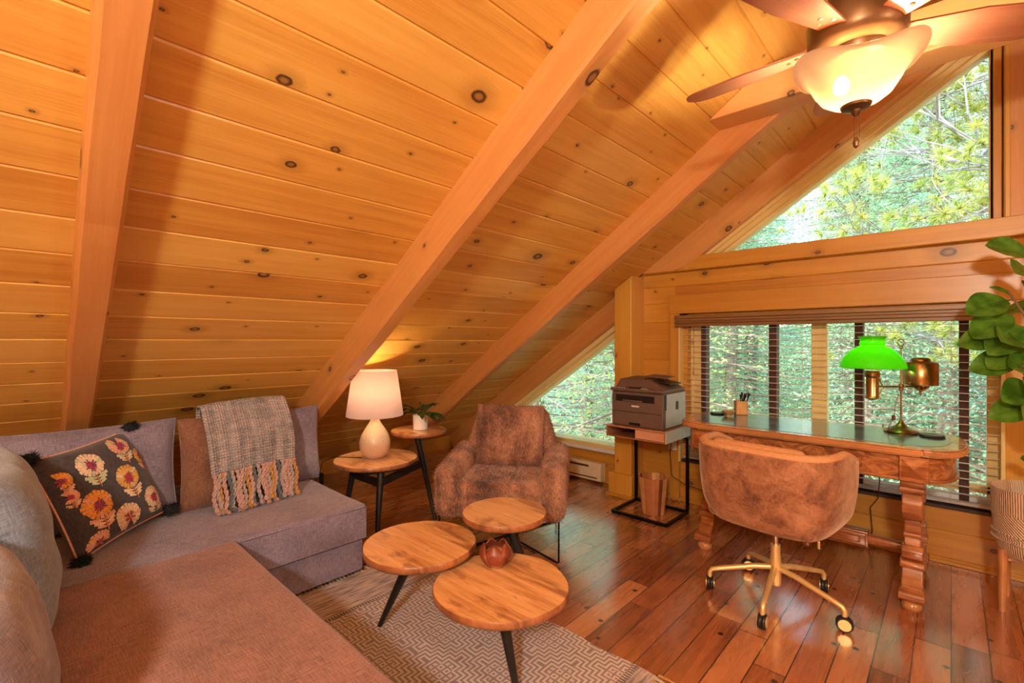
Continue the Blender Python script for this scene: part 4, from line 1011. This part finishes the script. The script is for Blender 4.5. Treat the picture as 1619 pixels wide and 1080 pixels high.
# office chair
oc = thing('office_chair', 'rust suede barrel back office chair on gold five star castor base, at the desk', 'chair', (-.645, 2.63, 0), math.radians(-8))
for k in range(5):
    a = math.radians(-86+72*k)+math.radians(8); e = V((math.cos(a), math.sin(a), 0))
    arm_ = MB().tube([e*.02+V((0, 0, .165)), e*.10+V((0, 0, .155)), e*.26+V((0, 0, .115)), e*.295+V((0, 0, .105)), e*.305+V((0, 0, .09)), e*.305+V((0, 0, .05))], [.014, .014, .012, .0115, .0115, .011], 12).build('base_arm', M_gold, oc, smooth=True)
    w_ = V((-e.y, e.x, 0)); c = e*.305+V((0, 0, .034)); m = MB(); Mr = Matrix.Rotation(a+.4*k, 4, 'Z') @ Matrix.Rotation(HP, 4, 'X')
    for s in (-1, 1):
        m.cur = 0; m.lathe([(0, s*.006-.007), (.030, s*.008-.009), (.034, s*.008-.004), (.034, s*.008+.004), (.030, s*.008+.009), (0, s*.006+.007)], 24, c, M=Mr)
        m.cur = 1; m.lathe([(0, s*.018-.0015), (.025, s*.018-.0015), (.025, s*.018+.0015), (0, s*.018+.0015)], 24, c, M=Mr)
    m.build('caster', [M_pd, M_gold], arm_, smooth=True)
MB().lathe([(.024, .08), (.026, .10), (.026, .20), (.022, .235), (.022, .28), (.0, .28)], 24).build('column', M_gold, oc, smooth=True)
MB().tube([(0, 0, .27), (0, 0, .40)], .013, 16).build('gas_lift', plain('chrome', (.7, .68, .65), .15, 1, .05), oc, smooth=True)
m = MB().box(-.09, .09, -.09, .09, .385, .41, .006); m.tube([(.08, 0, .395), (.16, .02, .385), (.185, .02, .345), (.185, .02, .315)], .006, 8); m.build('tilt_lever', M_gold, oc)
def shell(off=0.0):
    m = MB(); A0, A1 = math.radians(-205), math.radians(25)
    def fn(u, v):
        a = A0+(A1-A0)*u; s_ = abs(u-.5)*2
        n = 3.6; ca_, sa = math.cos(a), math.sin(a); r = 1/((abs(ca_)**n+abs(sa)**n)**(1/n))
        k = 1-.13*(1-v)**2.6; rx, ry = (.298-off)*k, (.285-off)*k
        top = .785-.11*max(0, s_-.72)**1.3*2.5
        z = .425+(top-.425)*v-.0
        if v < .25: k2 = math.sin(v/.25*HP)*.10+.90; rx *= k2; ry *= k2
        return V((rx*r*ca_, ry*r*sa-.0, z))
    m.grid(fn, 64, 24, 1.8, .4, flip=True); return m
shell().build('backrest', M_velvet, oc, smooth=True, solid=.045, sub=0)
m = MB(); A0, A1 = math.radians(-205), math.radians(25); pts = []
for i in range(65):
    u = i/64; a = A0+(A1-A0)*u; s_ = abs(u-.5)*2; n = 3.6; ca_, sa = math.cos(a), math.sin(a); r = 1/((abs(ca_)**n+abs(sa)**n)**(1/n)); pts.append((.300*r*ca_, .287*r*sa, .785-.11*max(0, s_-.72)**1.3*2.5+.002))
m.tube(pts, .021, 10); m.build('piping', M_welt, oc, smooth=True)
m = MB().hexa(hx(-.245, .245, -.23, .28, .415, .50)); m.build('seat', M_velvet, oc, smooth=True, bevel=.035, seg=4)
m = MB().hexa(hx(-.21, .21, -.245, -.175, .50, .815, 0, 0, -.01, -.01)); m.build('back_pad', M_welt, oc, smooth=True, bevel=.03, seg=4)

# cords, socket
soc = thing('wall_outlet', 'white wall outlet with a plug, low on the wall left of the desk', 'outlet', (-1.665, 3.70, .47))
MB().box(-.035, .035, -.008, .012, -.055, .055, .004).build('cover_plate', M_white, soc, bevel=.002, seg=2)
MB().box(-.018, .018, -.04, -.008, .0, .04, .004).build('plug', M_white, soc)
tag(MB().tube([(-1.665, 3.67, .48), (-1.64, 3.60, .40), (-1.58, 3.50, .26), (-1.50, 3.55, .2), (-1.36, 3.60, .16), (-1.2, 3.62, .05), (-1.1, 3.6, .005)], .0035, 6).build('power_cord', M_pd, smooth=True), 'dark cord drooping from the wall outlet behind the left desk support', 'cord')
tag(MB().tube([(-.30, 3.60, .80), (-.31, 3.62, .74), (-.32, 3.64, .45), (-.33, 3.66, .33), (-.37, 3.68, .26), (-.36, 3.68, .12), (-.38, 3.68, .006)], .003, 6).build('power_cord', M_bronze, smooth=True), 'thin brown lamp cord hanging behind the desk down to the floor', 'cord')

# ---------------------------------------------------------------- fig in a ribbed planter
fx, fy = .317, 3.345
fg = thing('fiddle_leaf_fig', 'tall broad leafed green fig tree in a ribbed beige planter on wooden legs', 'plant', (fx, fy, 0))
def potmat():
    t = NT('beige_ribbed_ceramic'); x, y, z = t.sep(t.obj()); a = t.m1('ARCTAN2', y, x)
    s1 = t.m1('SINE', t.m1('MULTIPLY', a, 110.0)); s2 = t.m1('SINE', t.m1('ADD', t.m1('MULTIPLY', a, 70.0), t.m1('MULTIPLY', z, 420.0)))
    mid = t.m1('MULTIPLY', t.m1('GREATER_THAN', z, .365), t.m1('LESS_THAN', z, .475)); rest = t.m1('MULTIPLY', t.m1('GREATER_THAN', z, .285), t.m1('SUBTRACT', 1.0, mid))
    h = t.m1('ADD', t.m1('MULTIPLY', s1, rest), t.m1('MULTIPLY', s2, mid)); c = t.mix(t.rng(h, -1, .6), (.50, .33, .20), (.70, .52, .36))
    return t.pbr(c, .6, 0, t.bump(h, .6, .004))
M_pot = potmat()
def ribs(a, i): return (1+(.008*math.cos(a*60) if i in (7, 8, 3, 4) else .006*math.cos(a*46+i*1.7) if i in (5, 6) else 0), 0)
prof = [(.02, .255), (.10, .255), (.135, .265), (.155, .295), (.163, .335), (.166, .37), (.170, .44), (.172, .46), (.175, .570), (.177, .592), (.171, .594), (.161, .58), (.155, .50)]
plt = uncapped(prof, 96, None).build('planter', M_pot, fg, smooth=True)
m = MB()
for k in range(14):
    z = .378+.006*k
for z in (.345, .378, .455, .474): m.lathe([(.168, z), (.174, z+.002), (.168, z+.004)], 64)
m.build('planter_bands', M_pot, plt, smooth=True)
MB().lathe([(0, .49), (.156, .49), (.15, .505), (0, .51)], 40).build('soil', M_soil, fg)
for x, y in ((-.135, -.07), (-.11, .13), (.13, -.08), (.12, .12)):
    MB().tube([(x*1.02, y*1.02, 0), (x, y, .30)], [.014, .019], 14).build('leg', M_edge, fg, smooth=True)
MB().box(-.13, .13, -.012, .012, .225, .252, .004).box(-.012, .012, -.13, .13, .225, .252, .004).build('crossbar', M_edge, fg)
m = MB(); trunk = [(.0, .0, .49), (.01, .0, .7), (-.01, .01, .95), (.0, .0, 1.2), (-.03, -.02, 1.45), (-.02, 0, 1.75)]; m.tube(trunk, [.013, .012, .011, .009, .007, .005], 10)
for p, q, r in (((-.01, .01, .95), (-.06, -.03, 1.15), (-.09, -.05, 1.35)), ((0, 0, 1.2), (-.05, -.05, 1.4), (-.12, -.06, 1.55)), ((0, 0, 1.2), (.06, .0, 1.35), (.1, 0, 1.6))): m.tube([p, q, r], [.008, .007, .004], 8)
m.build('stem', M_stem, fg, smooth=True)
def figleaf(base, d, L, W, droop, roll=0.0):
    m = MB(); base, d = V(base), V(d).normalized(); side = d.cross(V((0, 0, 1))).normalized(); up = side.cross(d)
    side, up = side*math.cos(roll)+up*math.sin(roll), up*math.cos(roll)-side*math.sin(roll)
    def fn(u, v):
        w = W/2*(math.sin(PI*v**.85)**.55)*(.78+.3*math.sin(v*PI-.6)); x = u*2-1
        return base+d*(L*(v+.12))-V((0, 0, 1))*(droop*L*v*v)+side*(x*w)+up*(abs(x)**1.3*w*.22+.012*math.sin(v*26)*abs(x)*w*8*.12)
    m.grid(fn, 10, 16, W, L)
    m.tube([base, base+d*(L*.12), fn(.5, .3), fn(.5, .6), fn(.5, .95)], [.003, .003, .0028, .002, .001], 5)
    return m
# leaf directions: mostly towards the camera's left, facing the room
LV = [((-.09, -.05, 1.44), (-.7, -.5, -.5), .19, .15, .1, .7), ((-.04, -.04, 1.50), (.1, -.9, .2), .2, .16, .2, .7), ((-.04, -.04, 1.30), (-.7, -.4, -.5), .18, .14, .15, .8), ((-.03, -.03, 1.15), (-.4, -.7, .3), .18, .15, .2, .9), ((-.02, -.0, 1.10), (-.1, -.9, -.2), .18, .15, .2, .8), ((-.03, -.03, 1.62), (-.3, -.8, .1), .19, .15, .2, .8), ((-.02, -.02, .98), (-.2, -.8, -.2), .16, .13, .3, .9), ((.02, -.02, 1.32), (.5, -.7, -.3), .2, .16, .2, .8),
      ((-.02, -.02, 1.70), (-.75, -.45, .35), .20, .15, .1, .9), ((-.10, -.05, 1.52), (-.9, -.2, .6), .09, .06, .1, .5), ((-.10, -.05, 1.50), (-.55, -.5, -.1), .20, .15, .2, .8),
      ((-.06, -.04, 1.42), (.3, -.7, .1), .22, .17, .2, .9), ((-.05, -.04, 1.38), (-.5, -.45, -.35), .19, .15, .25, .8), ((-.08, -.05, 1.33), (-.85, -.25, -.02), .20, .14, .2, 1.1), ((-.07, -.04, 1.30), (-.3, -.8, .15), .21, .16, .2, .8),
      ((-.05, -.03, 1.20), (-.85, -.35, .05), .20, .14, .25, 1.1), ((-.02, -.02, 1.22), (.35, -.7, .05), .21, .16, .2, .9), ((-.02, -.0, 1.08), (-.5, -.6, -.05), .17, .14, .3, .9), ((0, 0, 1.0), (-.75, -.3, -.15), .18, .13, .2, 1.0),
      ((0, 0, 1.06), (.4, -.6, .1), .2, .16, .2, .9), ((0, 0, .86), (-.25, -.7, .1), .13, .10, .2, .8), ((0.0, 0, .70), (-.5, -.5, .35), .11, .07, .1, .8), ((.1, 0, 1.6), (.3, -.6, .3), .2, .16, .2, .8),
      ((.08, 0, 1.5), (.7, .1, .1), .2, .16, .2, .5), ((0, 0, 1.3), (.6, .5, .1), .2, .16, .2, .5), ((-.02, 0, 1.76), (.2, -.5, .7), .17, .13, .1, .7), ((-.02, .02, 1.45), (-.4, .5, .1), .18, .14, .2, .6)]
for a in LV: figleaf(*a).build('leaf', M_fig, fg, smooth=True)

# ---------------------------------------------------------------- ceiling fan
FX, FY = -.225, 1.87
fan = thing('ceiling_fan', 'bronze five blade ceiling fan with wood blades and a lit amber glass bowl', 'ceiling fan', (FX, FY, 0))
zc = cz(FX)
MB().lathe([(.03, zc-.10), (.065, zc-.06), (.07, zc+.04)], 24).tube([(0, 0, zc-.05), (0, 0, 2.42)], .013, 12).build('downrod', M_bronze, fan, smooth=True)
MB().lathe([(.0, 2.205), (.085, 2.205), (.09, 2.215), (.092, 2.235), (.125, 2.25), (.135, 2.275), (.138, 2.34), (.125, 2.375), (.085, 2.40), (.05, 2.43), (.02, 2.45), (0, 2.45)], 40).build('motor_housing', M_bronze, fan, smooth=True)
M_blade = pine('fan_blade_wood', (.42, .16, .08), (.31, .10, .045), (.20, .055, .022), 0, .35, 1.3)
BZ = 2.285
for k, ang in enumerate((177, 106, 34, -38, -110)):
    a = math.radians(ang); Mz = Matrix.Rotation(a, 4, 'Z') @ Matrix.Rotation(math.radians(-12), 4, 'X')
    m = MB(); b0, b1 = .125, .565; N = 22
    def hw(s_):
        w = .040+.030*min(1, s_*2.2)
        if s_ > .82: w *= math.sqrt(max(0.0, 1-((s_-.82)/.18)**2))*.999+.001
        return w
    for side in (1, -1):
        pass
    def top(u, v, z): s_ = u; w = hw(s_); return Mz @ V((b0+(b1-b0)*s_, (v*2-1)*w, z))
    m.grid(lambda u, v: top(u, v, -.003), N*2, 4, .45, .14, flip=True); m.grid(lambda u, v: top(u, v, .003), N*2, 4, .45, .14)
    m.grid(lambda u, v: top(u, 0, .003-.006*v), N*2, 1, .45, .006, flip=True); m.grid(lambda u, v: top(u, 1, .003-.006*v), N*2, 1, .45, .006); m.grid(lambda u, v: top(0, u, -.003+.006*v), 4, 1)
    o = m.xf(Matrix.Translation((0, 0, BZ))).build('blade', M_blade, fan)
    m = MB(); m.hexa([Mz @ V(p) for p in ((.08, -.02, .003), (.21, -.035, .004), (.21, .035, .004), (.08, .02, .003), (.08, -.02, .009), (.21, -.035, .009), (.21, .035, .009), (.08, .02, .009))])
    for sx_, sy_ in ((.165, -.022), (.165, .022), (.195, 0.0)): m.lathe([(0, -.006), (.007, -.005), (.007, -.002), (.0, -.002)], 12, Mz @ V((sx_, sy_, 0)))
    m.xf(Matrix.Translation((0, 0, BZ))).build('blade_bracket', M_bronze, o)
def bowlr(a, i):
    k = max(0, (i-2)/6); return (1+.07*k*math.cos(3*a+.7), .018*k*math.cos(3*a+.7))
def amber():
    t = NT('amber_alabaster_glass'); n = t.noise(t.obj(), 7, 3, .5, 1.0); c = t.mix(t.rng(n, .3, .7), (.95, .58, .27), (.98, .72, .42))
    d = t.n('ShaderNodeBsdfPrincipled', {'Base Color': t.mix(.55, c, (.35, .18, .08)), 'Roughness': .2}); tl_ = t.n('ShaderNodeBsdfTranslucent', {0: (.42, .22, .09, 1)}); tp = t.n('ShaderNodeBsdfTransparent', {0: c}); e = t.n('ShaderNodeEmission', {0: c, 1: .10})
    m_ = t.n('ShaderNodeMixShader', {0: .09, 1: d.outputs[0], 2: tl_.outputs[0]}); m2_ = t.n('ShaderNodeMixShader', {0: .07, 1: m_.outputs[0], 2: tp.outputs[0]})
    return t.finish(t.n('ShaderNodeAddShader', {0: m2_.outputs[0], 1: e.outputs[0]}).outputs[0])
uncapped([(.004, 2.058), (.035, 2.062), (.07, 2.075), (.098, 2.098), (.118, 2.13), (.132, 2.16), (.150, 2.182), (.168, 2.194), (.174, 2.196)], 72, bowlr).build('glass_bowl', amber(), fan, smooth=True)
MB().lathe([(0, 2.028), (.010, 2.034), (.014, 2.048), (.040, 2.056), (.043, 2.064), (0, 2.07)], 28).build('finial', M_bronze, fan, smooth=True)
m = MB().tube([(.008, 0, 2.04), (.009, 0, 1.96)], .0012, 5).tube([(-.006, 0.006, 2.04), (-.006, .006, 1.955)], .0012, 5).lathe([(0, 1.925), (.007, 1.932), (.009, 1.945), (.005, 1.96), (0, 1.965)], 12, (0, 0, 0)); m.build('pull_chain', M_bronze, fan)
for sx_ in (1,): MB().lathe([(0, -.028), (.018, -.018), (.024, 0), (.018, .018), (.012, .03), (0, .034)], 16, (-.035, -.03, 2.125)).build('bulb', emit('fan_bulb_glow', (1, .84, .6), 120), fan, smooth=True)

# ---------------------------------------------------------------- outside: trees
M_gnd = plain('forest_floor', (.22, .27, .13), .95, 0, .5, 1.5, .2)
m = MB().grid(lambda u, v: V((-60+120*u, 4.2+70*v, -3.6+.10*(70*v)+1.2*noise.noise(V((u*9, v*7, 0))))), 40, 30); struct(m.build('ground', M_gnd, smooth=True))
G = {'teal': leafmat('fir_needles_hazy_teal', (.26, .58, .52), (.58, .88, .78), .6, .5), 'green': leafmat('needles_hazy_green', (.28, .54, .30), (.62, .84, .52), .6, .5), 'lime': leafmat('needles_hazy_yellow_green', (.36, .52, .16), (.74, .80, .34), .6, .5)}  # needles paled, distance haze put into their colours
M_trunk = plain('grey_bark', (.30, .24, .20), .9, 0, .4, 8, .6); M_twig = plain('grey_twig', (.30, .30, .31), .85, 0, .3, 20, .3)
def conifer(name, seed, H, R0, mat, n=190, leafs=110, fs=.085):
    random.seed(seed); t_ = thing(name, '', 'tree'); mt, mf = MB(), MB()
    mt.tube([(0, 0, 0), (.1, .05, H*.35), (-.05, .1, H*.7), (0, 0, H)], [.20, .15, .09, .02], 9)
    for k in range(n):
        z = H*(.10+.9*(k/n)); a = k*2.39996+random.uniform(-.4, .4); L = R0*(1-(z/H)**1.6)*random.uniform(.55, 1.1)+.3; e = V((math.cos(a), math.sin(a), -.12)); tip = V((0, 0, z))+e*L
        mt.tube([(0, 0, z), tip], [.03, .006], 4, caps=False)
        for q in range(leafs):
            s_ = random.random()**.6; p = V((0, 0, z))+e*(L*s_)+V((random.gauss(0, .16), random.gauss(0, .16), random.gauss(0, .12))); d = V((random.gauss(0, 1), random.gauss(0, 1), random.gauss(0, .7))).normalized(); s2 = d.orthogonal().normalized()
            l = fs*random.uniform(.5, 1.2); mf.tri(p-s2*l*.22, p+s2*l*.22, p+d*l)
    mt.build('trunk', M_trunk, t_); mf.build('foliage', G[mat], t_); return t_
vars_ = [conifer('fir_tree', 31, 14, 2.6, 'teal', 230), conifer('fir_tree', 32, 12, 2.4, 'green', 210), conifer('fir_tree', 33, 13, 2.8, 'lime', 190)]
gl = ['hazy teal green fir in the dense woods seen through the windows', 'mid green fir in the dense woods seen through the windows', 'yellow green tree in the dense woods seen through the windows']
random.seed(77); used = [0, 0, 0]; spots = []
for ring, (dist, cnt) in enumerate(((7.5, 8), (11, 11), (15.5, 13), (21, 14))):
    for k in range(cnt):
        az = math.radians(-62+94*(k+.5*(ring % 2)+random.uniform(.0, .6))/cnt)      # measured from +y, negative is towards -x
        d = dist*random.uniform(.9, 1.12); spots.append((d*math.sin(az), 3.2+d*math.cos(az), random.choice((0, 0, 1, 1, 2)), random.uniform(.75, 1.1)))
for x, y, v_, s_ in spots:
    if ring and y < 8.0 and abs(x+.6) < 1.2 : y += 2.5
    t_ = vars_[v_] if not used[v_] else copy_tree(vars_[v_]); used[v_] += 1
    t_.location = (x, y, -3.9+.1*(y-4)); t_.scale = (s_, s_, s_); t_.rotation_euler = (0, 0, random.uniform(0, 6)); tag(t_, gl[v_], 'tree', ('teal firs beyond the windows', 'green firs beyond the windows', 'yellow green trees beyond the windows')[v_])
# near ponderosa pine with long needle tufts in front of the raked window
M_near = leafmat('pine_needles', (.30, .42, .07), (.74, .72, .22), .55, .4)
np_ = thing('ponderosa_pine', 'close pine with grey twigs and yellow green needle tufts outside the raked window', 'tree', (1.6, 7.2, -3.2))
random.seed(41); mt, mf, mw = MB(), MB(), MB()
mt.tube([(0, 0, 0), (.05, 0, 4), (0, .1, 8), (.1, 0, 12)], [.24, .2, .15, .06], 12)
tips = []
def branch(p, d, L, r, depth):
    pts = [V(p)]; d = V(d).normalized(); n = 7
    for i in range(n):
        d = (d+V((random.gauss(0, .22), random.gauss(0, .22), random.gauss(.03, .18)))).normalized(); pts.append(pts[-1]+d*L/n)
    mw.tube(pts, [r*(1-.8*i/n) for i in range(n+1)], 5, caps=False)
    if depth:
        for i in range(2, n+1):
            for q in range(2 if depth > 1 else 1):
                branch(pts[i], d+V((random.gauss(0, .8), random.gauss(0, .8), random.gauss(0, .6))), L*random.uniform(.35, .55), r*.42, depth-1)
    if depth <= 1: tips.append((pts[-1], d))
    if depth == 0 and random.random() < .5: tips.append((pts[4], d))
for k in range(17):
    z = 4.4+k*.30; a = math.radians(200+random.uniform(-62, 40)); branch((0, 0, z), (math.cos(a), math.sin(a), random.uniform(-.15, .3)), random.uniform(1.9, 3.1), .026, 2)
random.shuffle(tips)
for p, d in tips[:1100]:
    for q in range(46):
        e = (V((random.gauss(0, 1), random.gauss(0, 1), random.gauss(0, 1))).normalized()+d*.6).normalized(); s2 = e.orthogonal().normalized()*.005; mf.tri(p-s2, p+s2, p+e*random.uniform(.09, .15))
mt.build('trunk', M_trunk, np_); mw.build('branches', M_twig, np_); mf.build('needles', M_near, np_)

# ---------------------------------------------------------------- light
def lamp(name, typ, loc, energy, col, **kw):
    d = bpy.data.lights.new(name, typ); d.energy = energy; d.color = col
    for k, v in kw.items(): setattr(d, k, v)
    o = bpy.data.objects.new(name, d); COL.objects.link(o); o.location = loc; return o
lamp('fan_light', 'POINT', (FX-.02, FY, 2.125), 12, (1, .85, .64), shadow_soft_size=.018)
lamp('fan_light', 'POINT', (FX+.05, FY+.04, 2.125), 12, (1, .85, .64), shadow_soft_size=.018)
lamp('table_lamp_light', 'POINT', (-2.825, 1.672, .521+.45), 4.5, (1, .66, .36), shadow_soft_size=.03)
lamp('student_lamp_light', 'POINT', (-.206-.155*math.cos(math.radians(40)), 3.42-.155*math.sin(math.radians(40)), DZ+.43), 1.2, (.9, 1, .6), shadow_soft_size=.02)
# two unseen fill lights without fixtures, added to even out the brightness
lamp('loft_fill_light', 'POINT', (.5, -1.2, 2.1), 150, (1, .93, .80), shadow_soft_size=.12)  # behind the camera, from the shadow band beside the first rafter
lamp('loft_fill_light', 'POINT', (2.4, 1.2, 1.9), 60, (1, .93, .82), shadow_soft_size=.25)
sun = lamp('sun', 'SUN', (0, -5, 12), 3.4, (1, .95, .86), angle=.03); sun.rotation_euler = (math.radians(38), math.radians(8), math.radians(-28))
for (x, z, w, h) in ((-.7, .93, 1.8, 1.15), (-.55, 2.4, 1.5, 1.0), (-2.9, .8, 1.5, .95)):
    d = bpy.data.lights.new('window_portal', 'AREA'); d.shape = 'RECTANGLE'; d.size = w; d.size_y = h; d.cycles.is_portal = True
    o = bpy.data.objects.new('window_portal', d); COL.objects.link(o); o.location = (x, 3.93, z); o.rotation_euler = (-HP, 0, 0)
W = bpy.data.worlds.new('sky'); S.world = W; W.use_nodes = True; nt = W.node_tree; nt.nodes.clear()
sky = nt.nodes.new('ShaderNodeTexSky'); sky.sky_type = 'NISHITA'; sky.sun_disc = False; sky.sun_elevation = math.radians(40); sky.sun_rotation = math.radians(200); sky.air_density = 1.6; sky.dust_density = .6
bg = nt.nodes.new('ShaderNodeBackground'); bg.inputs[1].default_value = .57; wo = nt.nodes.new('ShaderNodeOutputWorld')
nt.links.new(sky.outputs[0], bg.inputs[0]); nt.links.new(bg.outputs[0], wo.inputs[0])

# ---------------------------------------------------------------- camera
cam = bpy.data.cameras.new('camera'); co = bpy.data.objects.new('camera', cam); COL.objects.link(co)
cam.sensor_fit = 'HORIZONTAL'; cam.sensor_width = 36; cam.lens = 742/1619*36; cam.clip_start = .02; cam.clip_end = 300
co.location = (0, 0, 1.3); co.rotation_euler = (HP, 0, math.radians(43.1)); S.camera = co
S.view_settings.view_transform = 'Standard'; S.view_settings.look = 'None'; S.view_settings.gamma = 1; S.view_settings.exposure = .85
S.view_settings.use_curve_mapping = False
S.cycles.use_denoising = True; S.cycles.max_bounces = 10; S.cycles.transparent_max_bounces = 24; S.cycles.sample_clamp_indirect = 6
S.render.film_transparent = False
